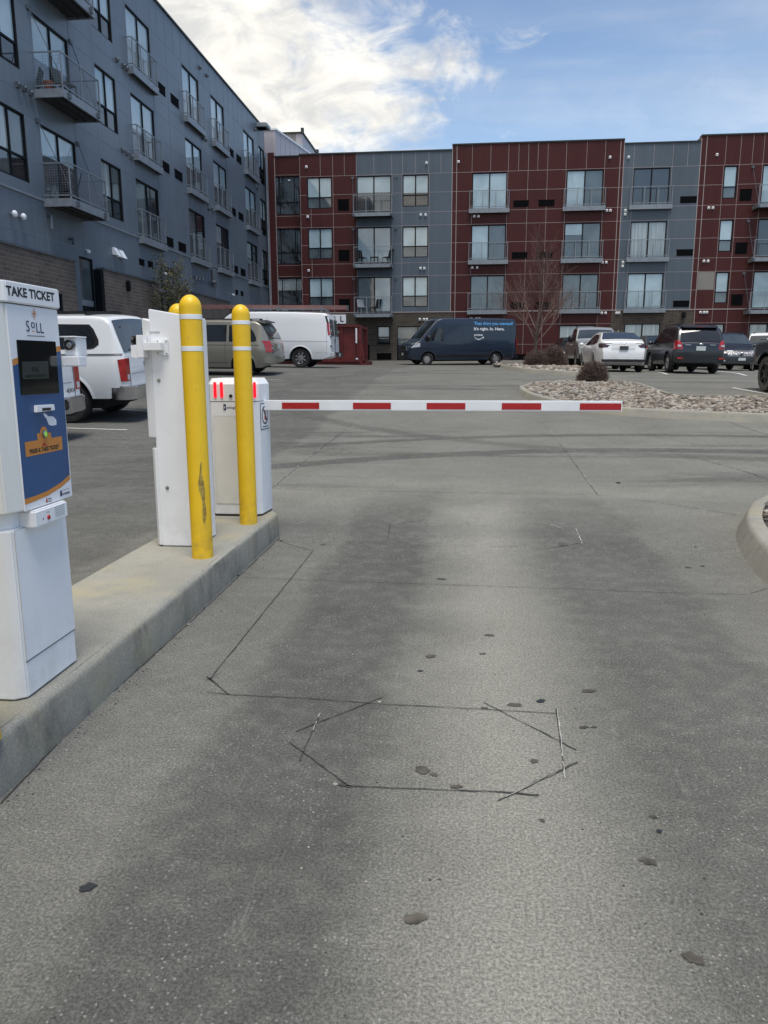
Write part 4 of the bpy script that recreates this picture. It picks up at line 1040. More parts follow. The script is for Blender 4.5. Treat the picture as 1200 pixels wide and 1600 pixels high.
    mb.ball((h+.01, 0, .79), (.02, .09, .035), 0); mb.build('grille_bar', 'chrome', root)
    mb = MB(); mb.prism([(h-.25, -W/2+.02), (h-.03, -W/2+.12), (h+.05, -.4), (h+.05, .4), (h-.03, W/2-.12), (h-.25, W/2-.02)], .30, .58); mb.build('front_bumper', paint, root, bevel=.04)
    mb = MB(); mb.box(h+.05, h+.065, -.155, .155, .46, .58); mb.build('license_plate', 'plate_white', root)
    mb = MB()
    for sg in (1, -1): mb.ball((h-.02, sg*.66*W/1.8, .44), (.03, .07, .035))
    mb.build('fog_light', 'clear_lamp', root)
    mirrors(root, .92, 1.10*k, W-.02, paint); add_wheels(root, ax, W-.05, .355, .22, 5)
    return root
place(suv('black crossover with roof rails, rear toward the camera right of the white sedan', 'paint_black', cream=True), 8.33, 30.75, math.pi/2, 2.7)
place(suv('black suv with chrome barred grille facing the camera', 'paint_black', 5.15, 1.99, 1.77), 12.35, 38.6, -math.pi/2, 3.0)
place(suv('boxy white suv at the far right edge beyond the black cars', 'paint_white_clean', 4.5, 1.9, 1.78, boxy=True), 15.55, 41.9, R(-112), 2.7)

# --- red roll-off dumpster
root = thing('dumpster', 'dark red roll-off dumpster standing behind the white cargo van', 'dumpster')
mb = MB(); z0 = 1.33
mb.box(-9.6, -5.35, 39.6, 42.0, z0+.22, z0+1.95)
for x in (-9.5, -8.7, -7.9, -7.1, -6.25, -5.42): mb.box(x-.05, x+.05, 39.5, 39.6, z0+.22, z0+1.92)
mb.box(-9.65, -5.3, 39.48, 39.6, z0+1.9, z0+2.02); mb.box(-9.65, -5.3, 39.48, 39.6, z0+.15, z0+.27)
mb.build('container', 'dumpster_red', root, bevel=.015)
mb = MB(); mb.box(-5.35, -5.22, 39.5, 39.7, z0+.05, z0+2.0); mb.box(-5.35, -5.22, 41.9, 42.1, z0+.05, z0+2.0); mb.box(-5.34, -5.24, 39.7, 41.9, z0+.2, z0+.35); mb.box(-5.34, -5.24, 39.7, 41.9, z0+1.85, z0+1.98); mb.bar((-5.28, 39.6, z0+1.3), (-5.1, 39.6, z0+.1), .1, .1)
mb.build('end_gate', 'dumpster_red', root)
mb = MB(); mb.box(-9.7, -4.95, 39.55, 39.75, z0, z0+.2); mb.box(-9.7, -4.95, 41.7, 41.9, z0, z0+.2)
for k in range(5): mb.box(-9.3+k*1.05, -9.2+k*1.05, 39.75, 41.7, z0+.05, z0+.2)
mb.build('skid', 'dumpster_red', root)
mb = MB(); mb.box(-5.52, -5.44, 39.465, 39.478, z0+1.1, z0+1.85); mb.box(-5.52, -5.40, 39.465, 39.478, z0+.28, z0+.35); mb.build('reflector', 'text_white', root)
# ------------------------------------------------------------------ entry gate furniture
# ticket kiosk (near)
root = thing('ticket_kiosk', 'white ticket kiosk with blue and orange front panel under a TAKE TICKET header', 'ticket kiosk', (-1.75, 2.62, .2)); OFF = (-1.75, 2.62, .2)
def kb(mb, name, mats, par=None, bevel=0, off=OFF): return mb.build(name, mats, par or root, off=off, bevel=bevel)
mb = MB(); mb.prism([(-1.60, 2.415), (-1.56, 2.445), (-1.56, 2.80), (-1.585, 2.815), (-1.97, 2.815), (-2.0, 2.79), (-2.0, 2.44), (-1.975, 2.415)], .205, .83); kb(mb, 'base_cabinet', 'white_metal', bevel=.006)
mb = MB(); mb.box(-1.5585, -1.5565, 2.449, 2.799, .343, .827); kb(mb, 'base_door', 'white_metal', bevel=.001)
mb = MB(); mb.prism([(-1.98, 2.43), (-1.98, 2.80), (-1.60, 2.80), (-1.575, 2.78), (-1.575, 2.47), (-1.61, 2.43)], .83, .90); kb(mb, 'neck', 'white_metal', bevel=.003)
mb = MB(); mb.prism([(-1.61, 2.40), (-1.565, 2.42), (-1.54, 2.485), (-1.54, 2.825), (-1.99, 2.825), (-2.0, 2.81), (-2.0, 2.41), (-1.99, 2.40)], .89, 1.605); kb(mb, 'housing', 'warm_lit_metal', bevel=.005)
mb = MB(); mb.box(-1.58, -1.50, 0, 0, 0, 0) if False else mb.prism([(-1.99, 2.405), (-1.99, 2.83), (-1.525, 2.83), (-1.525, 2.485), (-1.545, 2.465), (-1.57, 2.405)], 1.607, 1.678); kb(mb, 'header', 'white_plastic', bevel=.004)
XF = -1.533
mb = MB(); mb.box(-1.5405, XF, 2.488, 2.822, .888, 1.602); kb(mb, 'front_panel', 'label_white', bevel=.003)
def kp(cx, cy, X=XF):                       # point of the panel seen at a pixel of the 3.636x crop at (0, 420)
    return onx(cx/3.636, 420+cy/3.636, X)
def kpoly(mb, pts, lay, m=0): mb.poly([kp(x, y, XF)+Vector((.0006+.0006*lay, 0, 0)) for x, y in pts], m)
mb = MB()
top_b = [(72, 552), (110, 536), (180, 510), (260, 485), (344, 468)]; bot_b = [(396, 1168), (345, 1215), (270, 1262), (200, 1290), (139, 1310)]
kpoly(mb, top_b+bot_b, 0, 0)
def strip(up, lo, lay, m):
    for i in range(len(up)-1): kpoly(mb, [up[i], up[i+1], lo[i+1], lo[i]], lay, m)
strip([(68, 516), (110, 500), (180, 478), (260, 455), (342, 438)], top_b, 0, 1)
strip(bot_b, [(399, 1195), (345, 1243), (270, 1290), (200, 1320), (143, 1342)], 0, 1)
kpoly(mb, [(138, 986), (349, 950), (354, 1026), (146, 1070)], 1, 1)
cc = kp(247, 935); ring = [(cc+Vector((.0018, .0122*2.1*c_(a)*1.0, .0122*2.1*s_(a))))for a in [2*math.pi*i/28 for i in range(28)]]
mb.poly([v for v in ring], 1)
kpoly(mb, [(207, 935), (287, 930), (290, 965), (212, 980)], 1.4, 1)
kpoly(mb, [(248, 984), (235, 1008), (263, 1003)], 2, 2)
kpoly(mb, [(246, 824), (256, 822), (272, 838), (300, 838), (318, 858), (320, 886), (296, 892), (276, 886), (268, 868), (262, 850), (248, 834)], 1, 3)
kpoly(mb, [(244, 822), (250, 820), (262, 842), (256, 848)], 1.3, 3)
kpoly(mb, [(262, 1303), (267, 1302), (268, 1318), (272, 1317), (266, 1332), (258, 1320), (262, 1319)], 1, 2)
kpoly(mb, [(340, 1262), (350, 1258), (352, 1290), (342, 1294)], 1, 4); kpoly(mb, [(346, 1284), (396, 1268), (396, 1271), (346, 1288)], 1.2, 4); kpoly(mb, [(352, 1258), (392, 1246), (392, 1248), (352, 1260)], 1.2, 4)
kb(mb, 'decal', ['label_blue', 'label_orange', 'text_red', 'label_white', 'text_navy'])
def ktext(mb, s, bl, br, tl, m=0, bold=0.0, X=XF, lay=2):
    O, U, V = kp(*bl, X), kp(*br, X), kp(*tl, X); O.x = U.x = V.x = X+.0006+.0006*lay
    put_text(mb, s, O, U-O, Vector((0, 0, (V-O).z)), m, bold)
mb = MB()
ktext(mb, 'TAKE TICKET', (36, 150), (311, 188), (30, 92), 0, .035, -1.5250, 0)
ktext(mb, 'PRESS & TAKE TICKET', (168, 1052), (335, 1020), (168, 1026), 0, .035)
ktext(mb, 'S', (150, 358), (168, 358), (148, 294), 1, .0); ktext(mb, 'o', (176, 337), (197, 340), (176, 301), 1, .0); ktext(mb, 'LL', (207, 363), (249, 367), (207, 306), 1, .0)
ktext(mb, 'NOT SERVICED ONLY AN AVENUE TO HERE', (153, 382), (252, 388), (153, 375), 1, 0) if False else kpoly(mb, [(153, 377), (252, 383), (252, 388), (153, 382)], 2, 3)
kpoly(mb, [(178, 352), (197, 353), (197, 357), (178, 356)], 2, 2)
ktext(mb, 'NEED', (272, 1312), (291, 1308), (272, 1303), 0, .02); ktext(mb, 'HELP?', (273, 1326), (294, 1321), (273, 1317), 0, .02)
ktext(mb, 'Parking', (353, 1286), (371, 1281), (353, 1272), 1, .0); ktext(mb, 'BOXX', (372, 1280), (395, 1274), (372, 1268), 1, .04)
# compass-like emblem above the name
ec = kp(192, 256)+Vector((.0022, 0, 0))
for a0, r in ((0, .012), (math.pi, .012)):
    pts = [ec+Vector((0, r*.62*c_(a)+(.003 if a0 == 0 else -.003), r*.62*s_(a)+(.004 if a0 == 0 else -.004))) for a in [2*math.pi*i/16 for i in range(16)]]
    inn = [ec+Vector((0, r*.45*c_(a)+(.003 if a0 == 0 else -.003), r*.45*s_(a)+(.004 if a0 == 0 else -.004))) for a in [2*math.pi*i/16 for i in range(16)]]
    mb.grid([pts, inn], 2, False, True)
mb.bar(ec+Vector((0, -.019, 0)), ec+Vector((0, .019, 0)), .0012, .0012, 2); mb.bar(ec+Vector((0, 0, -.02)), ec+Vector((0, 0, .02)), .0012, .0012, 2)
kb(mb, 'lettering', ['text_black', 'text_navy', 'label_orange', 'text_grey'])
def kbox(mb, corners, x0, x1, m=0):         # four crop points extruded along x
    P_ = [kp(x, y) for x, y in corners]; mb.hexa([(x0, p.y, p.z) for p in P_]+[(x1, p.y, p.z) for p in P_], m)
mb = MB(); kbox(mb, [(92, 403), (312, 413), (333, 706), (118, 718)], XF-.002, XF+.004); scr = kb(mb, 'screen', 'screen_glass', bevel=.002)
mb = MB(); mb.poly([kp(x, y)+Vector((.0048, 0, 0)) for x, y in ((116, 528), (266, 524), (271, 622), (123, 627))])
scrp = kb(mb, 'display_image', 'screen_dim', scr); 
mb = MB()
for s__, bl, br, tl in (('VEHICLE NOT DETECTED', (136, 618), (258, 615), (136, 602)), ('SOLL', (176, 584), (216, 584), (176, 560))):
    O, U, V = kp(*bl), kp(*br), kp(*tl); O.x = U.x = V.x = XF+.0054; put_text(mb, s__, O, U-O, Vector((0, 0, (V-O).z)))
kb(mb, 'display_text', 'screen_glass', scr)
mb = MB(); kbox(mb, [(190, 776), (292, 770), (297, 803), (190, 817)], XF, XF+.012); sl_ = kb(mb, 'ticket_slot', 'white_plastic', bevel=.002)
mb = MB(); kbox(mb, [(222, 791), (270, 788), (271, 803), (222, 807)], XF+.010, XF+.0135); kb(mb, 'slot_opening', 'black_plastic', sl_)
mb = MB(); mb.lathe([(.0145, 0), (.0145, .006), (.0115, .008), (.0115, .005)], (XF+.002, cc.y, cc.z-.002), 'x', 24, 0); mb.lathe([(.0115, .0045), (.010, .007), (.001, .0085)], (XF+.002, cc.y, cc.z-.002), 'x', 24, 1); kb(mb, 'push_button', ['steel', 'button_green'])
mb = MB(); mb.box(-1.58, -1.515, 2.515, 2.745, .822, .885); cbx = kb(mb, 'call_box', 'white_plastic', bevel=.006)
mb = MB(); mb.lathe([(.009, 0), (.008, .004), (.001, .005)], (-1.515, 2.603, .847), 'x', 16, 0); mb.box(-1.515, -1.5142, 2.565, 2.571, .845, .850, 1)
for k in range(6): mb.box(-1.515, -1.5144, 2.65, 2.72, .838+k*.007, .8392+k*.007, 2)
put_text(mb, 'CALL', (-1.5143, 2.590, .864), (0, .024, 0), (0, 0, .005), 1); kb(mb, 'call_button', ['text_red', 'text_black', 'text_grey'], cbx)
# licence-plate camera on the kiosk side
mb = MB(); mb.box(-1.60, -1.470, 2.835, 2.90, 1.392, 1.432); mb.box(-1.62, -1.575, 2.83, 2.90, 1.392, 1.50); cbk = kb(mb, 'camera_bracket', 'white_plastic', bevel=.004)
mb = MB(); mb.box(-1.548, -1.497, 2.88, 2.96, 1.432, 1.502); mb.prism([(-1.56, 2.862), (-1.492, 2.862), (-1.492, 2.96), (-1.56, 2.96)], 1.503, 1.508); kb(mb, 'camera_housing', 'white_plastic', cbk, bevel=.008)
mb = MB(); mb.lathe([(.021, .02), (.021, -.004), (.017, -.006), (.014, .0), (.001, .002)], (-1.523, 2.868, 1.474), 'y', 24, 0); mb.lathe([(.012, -.001), (.008, -.0035), (.001, -.002)], (-1.523, 2.868, 1.474), 'y', 20, 1); kb(mb, 'camera_lens', ['lens', 'steel'], cbk)

mb = MB(); mb.box(-1.5602, -1.5585, 2.447, 2.80, .338, .3415); kb(mb, 'plinth_seam', 'text_grey')

# second kiosk, seen from its blank side
O2 = (-1.88, 4.95, .2)
root = thing('ticket_kiosk', 'plain white kiosk side without graphics, standing behind the tall front bollard', 'ticket kiosk', O2); OFF = O2
mb = MB(); mb.hexa([(-1.99, 4.77, .205), (-1.735, 4.77, .205), (-1.735, 5.13, .205), (-1.99, 5.13, .205), (-1.99, 4.77, 1.745), (-1.735, 4.77, 1.70), (-1.735, 5.13, 1.70), (-1.99, 5.13, 1.745)]); kb(mb, 'cabinet', 'white_metal', bevel=.006, off=O2)
mb = MB(); mb.prism([(-2.0, 4.765), (-2.03, 4.80), (-2.03, 5.10), (-2.0, 5.135), (-1.985, 5.135), (-1.985, 4.765)], .21, .86); kb(mb, 'base_door', 'white_metal', bevel=.004, off=O2)
mb = MB(); mb.hexa([(-2.045, 4.79, .93), (-1.985, 4.762, .93), (-1.985, 5.14, .93), (-2.045, 5.11, .93), (-2.045, 4.79, 1.69), (-1.985, 4.762, 1.67), (-1.985, 5.14, 1.67), (-2.045, 5.11, 1.69)]); kb(mb, 'front_panel', 'white_plastic', bevel=.005, off=O2)
mb = MB(); mb.hexa([(-2.05, 4.76, 1.71), (-1.72, 4.76, 1.68), (-1.72, 5.14, 1.68), (-2.05, 5.14, 1.71), (-2.05, 4.76, 1.755), (-1.72, 4.76, 1.712), (-1.72, 5.14, 1.712), (-2.05, 5.14, 1.755)]) if False else mb.box(-1.985, -1.92, 4.766, 4.77, 1.60, 1.602)
kb(mb, 'panel_edge', 'galv', off=O2)
mb = MB()
for z, x in ((1.30, -1.945), (.60, -1.93)): mb.lathe([(.012, 0), (.011, -.006), (.001, -.007)], (x, 4.77, z), 'y', 14)
kb(mb, 'lock', 'steel', off=O2)
mb = MB(); mb.box(-1.945, -1.868, 4.758, 4.77, 1.455, 1.555); 
pl = kb(mb, 'mounting_plate', 'white_metal', bevel=.002, off=O2)
mb = MB()
for x in (-1.935, -1.878):
    for z in (1.467, 1.543): mb.lathe([(.005, 0), (.004, -.005), (.001, -.006)], (x, 4.758, z), 'y', 10)
kb(mb, 'bolt', 'steel', pl, off=O2)
mb = MB(); mb.box(-2.02, -1.895, 4.70, 4.758, 1.485, 1.535); mb.box(-2.045, -2.005, 4.69, 4.77, 1.44, 1.58); mb.box(-2.085, -2.045, 4.69, 4.77, 1.44, 1.52); cbk = kb(mb, 'camera_bracket', 'white_plastic', bevel=.003, off=O2)
mb = MB(); mb.box(-2.078, -2.045, 4.70, 4.82, 1.52, 1.575); mb.lathe([(.02, .01), (.02, -.006), (.001, -.003)], (-2.07, 4.70, 1.548), 'x', 16, 1); kb(mb, 'camera_housing', ['black_plastic', 'lens'], cbk, off=O2)

# barrier cabinet and arm
O3 = (-1.79, 6.0, .2)
root = thing('barrier_gate', 'white barrier gate cabinet with red light bars, its red and white striped arm lowered', 'barrier gate', O3)
fp = [(-1.995, 5.86), (-1.965, 5.82), (-1.625, 5.82), (-1.585, 5.86), (-1.565, 6.09), (-1.60, 6.20), (-1.97, 6.20), (-1.995, 6.17)]
mb = MB(); mb.prism(fp, .215, 1.11); kb(mb, 'cabinet', 'white_metal', bevel=.005, off=O3)
mb = MB(); mb.prism([(x*1.0+(.004 if x < -1.8 else -.004), y) for x, y in fp], .2, .215); kb(mb, 'plinth', 'black_plastic', off=O3)
mb = MB(); top = []
ins = offset(fp, .03); mb2 = [(x, y, 1.115) for x, y in fp]; A = [(x, y, 1.245) for x, y in fp]; B = [(x, y, 1.29) for x, y in ins]
mb.grid([mb2, A, B], 0, False, True); mb.poly(B); mb.poly(mb2[::-1]); kb(mb, 'head_cover', 'white_plastic', off=O3)
mb = MB(); mb.box(-1.95, -1.66, 5.8165, 5.82, .30, 1.0); kb(mb, 'cabinet_door', 'warm_lit_metal', bevel=.002, off=O3)
for xa, n in ((-1.935, 2), (-1.618, 1)):
    for k in range(n):
        mb = MB(); x0 = xa+k*.052; mb.box(x0, x0+.024 if n == 2 else x0+.022, 5.812, 5.8195, 1.142, 1.262); kb(mb, 'signal_light', 'led_red', bevel=.003, off=O3)
mb = MB(); mb.lathe([(.014, 0), (.012, -.008), (.001, -.009)], (-1.80, 5.82, 1.155), 'y', 14); kb(mb, 'lock', 'black_plastic', off=O3)
mb = MB(); mb.box(-1.862, -1.842, 5.8175, 5.8195, 1.045, 1.092, 0); put_text(mb, 'P', (-1.857, 5.8170, 1.055), (.011, 0, 0), (0, 0, .02), 1, .03); put_text(mb, 'arking', (-1.838, 5.819, 1.05), (.062, 0, 0), (0, 0, .026), 0, .01); put_text(mb, 'BOXX', (-1.773, 5.819, 1.055), (.05, 0, 0), (0, 0, .02), 0, .04); kb(mb, 'lettering', ['text_navy', 'text_white'], off=O3)
def sidep(u, z, d=0.0):    # right-hand side face of the cabinet
    a, b_ = Vector((-1.585, 5.86, 0)), Vector((-1.565, 6.09, 0)); p = a+(b_-a)*u; return Vector((p.x+.002+d, p.y, z))
mb = MB(); mb.poly([sidep(.04, .885), sidep(.92, .885), sidep(.92, 1.095), sidep(.04, 1.095)], 1); mb.poly([sidep(.07, .892, .001), sidep(.89, .892, .001), sidep(.89, 1.088, .001), sidep(.07, 1.088, .001)], 0)
cR = lambda a, r: sidep(.48+.30*r*c_(a), 1.0+.07*r*s_(a), .002)
mb.grid([[cR(a, 1.05) for a in [2*math.pi*i/28 for i in range(28)]], [cR(a, .86) for a in [2*math.pi*i/28 for i in range(28)]]], 1, False, True)
mb.poly([sidep(.30, 1.045, .003), sidep(.36, 1.052, .003), sidep(.68, .958, .003), sidep(.62, .95, .003)], 1)
mb.poly([sidep(.42, .96, .0025), sidep(.56, .96, .0025), sidep(.54, 1.02, .0025), sidep(.44, 1.02, .0025)], 2); mb.poly([sidep(.46, 1.026, .0025), sidep(.52, 1.026, .0025), sidep(.52, 1.042, .0025), sidep(.46, 1.042, .0025)], 2)
mb.poly([sidep(.2, .905, .0025), sidep(.78, .905, .0025), sidep(.78, .912, .0025), sidep(.2, .912, .0025)], 1)
kb(mb, 'warning_sign', ['label_white', 'text_black', 'text_red'], off=O3)
mb = MB(); AX0, AX1 = -1.60, 1.20
mb.box(AX0, AX1, 5.965, 6.005, 1.036, 1.116, 0)
arm = kb(mb, 'barrier_arm', ['tape_white'], bevel=.004, off=O3)
mb = MB()
for a, b_ in ((-1.43, -1.13), (-.86, -.56), (-.28, .02), (.30, .60), (.89, 1.197)): mb.box(a, b_, 5.9625, 5.9648, 1.048, 1.098)
kb(mb, 'reflective_tape', 'tape_red', arm, off=O3)
mb = MB(); mb.box(1.20, 1.206, 5.963, 6.007, 1.034, 1.118); kb(mb, 'end_cap', 'white_plastic', arm, off=O3)

# bollards
def bollard(x, y, top, label):
    root = thing('bollard', label, 'bollard', (x, y, .2), group='yellow bollards on the ticket island')
    h = top-.2; mb = MB(); r = .066
    prof = [(r+.002, 0), (r, .01), (r, h-.075)]+[(r*c_(R(a)), h-.075+.075*s_(R(a))) for a in (10, 20, 32, 45, 58, 70, 80, 89)]
    mb.lathe(prof, (0, 0, 0), 'z', 36); mb.build('sleeve', 'yellow_sleeve', root)
    for z in (h-.13, h-.315):
        mb = MB(); mb.lathe([(r, z-.014), (r+.0015, z-.013), (r+.0015, z+.013), (r, z+.014)], (0, 0, 0), 'z', 36); mb.build('reflective_band', 'tape_white', root)
    return root
bo = bollard(-1.625, 4.525, 1.805, 'yellow bollard with dark scuff low on its lane side, beside the plain white kiosk')
mb = MB(); rows = []
for i in range(15):
    z = .22+i*.028; wv = (.014+.006*math.sin(i*.9))*math.sin(math.pi*(i+.5)/15)**.8+.001; ca = -.95+.10*math.sin(i*.45)
    rows.append([(.0668*c_(ca+k*wv/.066), .0668*s_(ca+k*wv/.066), z) for k in (-1, -.5, 0, .5, 1)])
mb.grid(rows); mb.build('scuff_mark', 'scuff', bo)
bollard(-1.62, 5.56, 1.825, 'yellow bollard in front of the striped barrier cabinet')
bollard(-2.04, 5.42, 1.825, 'yellow bollard with only its dome showing behind the plain white kiosk')
bollard(-1.548, 2.13, 1.80, 'yellow bollard cut off at the left edge, only a corner of its foot showing')

# ------------------------------------------------------------------ buildings
XL, DF = -13.19, 51.0
class Fac:
    def __init__(s, fn, off): s.fn = fn; s.off = off
    def box(s, mb, u0, u1, z0, z1, d0, d1, m=0):
        f = s.fn; mb.hexa([f(u0, z0, d0), f(u1, z0, d0), f(u1, z0, d1), f(u0, z0, d1), f(u0, z1, d0), f(u1, z1, d0), f(u1, z1, d1), f(u0, z1, d1)], m)
    def rect(s, mb, u0, u1, z0, z1, d, m=0): mb.poly([s.fn(u0, z0, d), s.fn(u1, z0, d), s.fn(u1, z1, d), s.fn(u0, z1, d)], m)
    def zone(s, mb, u0, u1, z0, z1, holes, m=0, d=0.):
        H = [h for h in holes if h[0] < u1 and h[1] > u0 and h[2] < z1 and h[3] > z0]
        U = sorted({u0, u1} | {min(max(v, u0), u1) for h in H for v in h[:2]}); Z = sorted({z0, z1} | {min(max(v, z0), z1) for h in H for v in h[2:]})
        for a, b in zip(U, U[1:]):
            run = None
            for c, e in zip(Z, Z[1:]):
                um, zm = (a+b)/2, (c+e)/2
                if any(h[0] < um < h[1] and h[2] < zm < h[3] for h in H):
                    if run is not None: s.rect(mb, a, b, run, c, d, m); run = None
                elif run is None: run = c
            if run is not None: s.rect(mb, a, b, run, z1, d, m)
    def reveals(s, mb, holes, m, dep=.13, d=0.):
        f = s.fn
        for a, b, c, e in holes:
            for p in (((a, c), (b, c)), ((b, c), (b, e)), ((b, e), (a, e)), ((a, e), (a, c))):
                (u0, z0), (u1, z1) = p; mb.poly([f(u0, z0, d), f(u1, z1, d), f(u1, z1, d-dep), f(u0, z0, d-dep)], m)
    def vseam(s, mb, u, z0, z1, holes, m, w=.018, d=.006):
        cuts = sorted([(h[2]-.02, h[3]+.02) for h in holes if h[0]-.03 < u < h[1]+.03]); z = z0
        for c, e in cuts:
            if e <= z or c >= z1: continue
            if c > z: s.box(mb, u-w/2, u+w/2, z, min(c, z1), .0, d, m)
            z = max(z, e)
        if z < z1: s.box(mb, u-w/2, u+w/2, z, z1, .0, d, m)
    def hseam(s, mb, z, u0, u1, holes, m, w=.018, d=.0045):
        cuts = sorted([(h[0]-.02, h[1]+.02) for h in holes if h[2]-.03 < z < h[3]+.03]); u = u0
        for c, e in cuts:
            if e <= u or c >= u1: continue
            if c > u: s.box(mb, u, min(c, u1), z-w/2, z+w/2, .0, d, m)
            u = max(u, e)
        if u < u1: s.box(mb, u, u1, z-w/2, z+w/2, .0, d, m)
PANES = ['pane_blind_reflect_tint', 'pane_curtain', 'pane_mid', 'pane_dark', 'pane_stair']
def window(F, root, u0, u1, z0, z1, kind='pair', panes=None, label=None, sill=False):
    fr = MB(); t = .055; D0, D1 = -.11, -.03
    F.box(fr, u0, u1, z0, z0+t, D0, D1); F.box(fr, u0, u1, z1-t, z1, D0, D1); F.box(fr, u0, u0+t, z0+t, z1-t, D0, D1); F.box(fr, u1-t, u1, z0+t, z1-t, D0, D1)
    gl_ = MB(); cells = []
    us = {'pair': [0, .5, 1], 'door': [0, .5, 1], 'one': [0, 1], 'single_door': [0, 1], 'triple': [0, .27, .76, 1], 'plain': [0, .5, 1]}[kind]
    zs_ = {'pair': [0, .36, 1], 'one': [0, .36, 1], 'triple': [0, .33, 1]}.get(kind, [0, 1])
    mw = .07 if kind in ('pair', 'door', 'plain') else .05
    for a in us[1:-1]: u = u0+(u1-u0)*a; F.box(fr, u-mw/2, u+mw/2, z0+t, z1-t, D0, D1+.004)
    for a in zs_[1:-1]:
        z = z0+(z1-z0)*a
        for p, q in zip(us, us[1:]): F.box(fr, u0+(u1-u0)*p+mw/2+.0, u0+(u1-u0)*q-mw/2, z-.03, z+.03, D0, D1-.004)
    if sill: F.box(fr, u0-.06, u1+.06, z0-.07, z0, -.05, .05)
    f = fr.build('window', 'frame_black', root, off=F.off)
    if label: f['label'] = label
    k = 0
    for i, (p, q) in enumerate(zip(us, us[1:])):
        for j, (a, b) in enumerate(zip(zs_, zs_[1:])):
            A, B = u0+(u1-u0)*p, u0+(u1-u0)*q; C_, E_ = z0+(z1-z0)*a, z0+(z1-z0)*b
            pm = panes[k % len(panes)] if panes else (2 if j == 0 and len(zs_) > 2 else rnd.choice((0, 0, 1)))
            if isinstance(pm, tuple):      # blind drawn to a fraction of the pane
                cut = C_+(E_-C_)*pm[1]; F.rect(gl_, A, B, cut, E_, -.075, pm[0]); F.rect(gl_, A, B, C_, cut, -.078, pm[2])
            else: F.rect(gl_, A, B, C_, E_, -.075, pm)
            k += 1
    gl_.build('glass', PANES, f, off=F.off); return f
def grille(F, root, u0, u1, z0, z1):
    mb = MB(); F.box(mb, u0, u1, z0, z1, -.05, .012, 0); n = max(3, int((z1-z0)/.055))
    for i in range(n): z = z0+(z1-z0)*(i+.5)/n; F.box(mb, u0+.03, u1-.03, z-.008, z+.008, .012, .022, 1)
    F.box(mb, u0-.02, u1+.02, z1, z1+.02, .0, .03, 1); mb.build('vent_grille', ['grille_black', 'grille_black'], root, off=F.off)
def railing(F, root, u0, u1, z0, d, h=1.06, mesh=False, ret=True, posts=2, mat='galv', light=False):
    mb = MB(); f = F.fn; t = .035
    F.box(mb, u0, u1, z0+h-t, z0+h, d-t, d); F.box(mb, u0, u1, z0+.08, z0+.08+t, d-t, d)
    for i in range(posts+2): u = u0+(u1-u0-t)*i/(posts+1); F.box(mb, u, u+t, z0, z0+h-t, d-t-.002, d+.002)
    if ret and d > .2:
        for u in (u0, u1-t): F.box(mb, u, u+t, z0+h-t, z0+h, .01, d-t); F.box(mb, u, u+t, z0+.08, z0+.08+t, .01, d-t)
    if mesh:
        w_ = .005
        def web(p, q):          # woven wire between two points at the foot
            p, q = Vector(p), Vector(q); n = int((q-p).length/.075)
            for i in range(1, n): c = p+(q-p)*(i/n); mb.bar((c.x, c.y, z0+.12), (c.x, c.y, z0+h-t), w_, m=0)
            for k in range(1, 12): zz = z0+.1+k*.075; mb.bar((p.x, p.y, zz), (q.x, q.y, zz), w_, m=0)
        web(f(u0, 0, d-.02), f(u1, 0, d-.02))
        if d > .4: web(f(u0+.02, 0, .02), f(u0+.02, 0, d-.02)); web(f(u1-.02, 0, .02), f(u1-.02, 0, d-.02))
    else:
        n = int((u1-u0)/.11)
        for i in range(1, n): u = u0+(u1-u0)*i/n; F.box(mb, u-.003, u+.003, z0+.1, z0+h-t, d-t*.6, d-t*.4)
    return mb.build('railing', mat, root, off=F.off)
def balcony(F, root, u0, u1, ztop, d, thick=.24, rods=None, mesh=False, posts=2):
    mb = MB(); F.box(mb, u0, u1, ztop-thick, ztop, d-.06, d, 0); F.box(mb, u0, u0+.06, ztop-thick, ztop, .0, d-.06, 0); F.box(mb, u1-.06, u1, ztop-thick, ztop, .0, d-.06, 0)
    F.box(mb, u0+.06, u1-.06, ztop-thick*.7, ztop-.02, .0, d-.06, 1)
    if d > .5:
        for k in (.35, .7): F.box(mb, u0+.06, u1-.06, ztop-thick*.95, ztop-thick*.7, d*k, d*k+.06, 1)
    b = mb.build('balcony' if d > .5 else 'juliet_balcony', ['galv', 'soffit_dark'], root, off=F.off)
    railing(F, b, u0+.03, u1-.03, ztop, d-.02, mesh=mesh, posts=posts)
    if rods:
        for ua, ub in rods:
            mb = MB(); mb.tube(F.fn(ua, rods_top, .03), F.fn(ub, ztop-.02, d), .012, n=6); F.box(mb, ua-.09, ua+.09, rods_top-.06, rods_top+.06, .0, .06)
            F.box(mb, ub-.07, ub+.07, ztop-.2, ztop-.05, d, d+.06)
            mb.build('tie_rod', 'galv_dark', b, off=F.off)
    return b
def vents(F, root, onp, pts, r=.045, mat='label_white', dd=.10):
    for px, py in pts:
        p = onp(px, py); u, z = (p.y, p.z) if F is FL else (p.x, p.z)
        mb = MB(); F.box(mb, u-r, u+r, z-r, z+r, .0, dd*.6); a = F.fn(u, z+r*.3, dd*.5); mb.ball(a, r*.95, 0, 8)
        mb.build('exhaust_vent', mat, root, off=F.off)

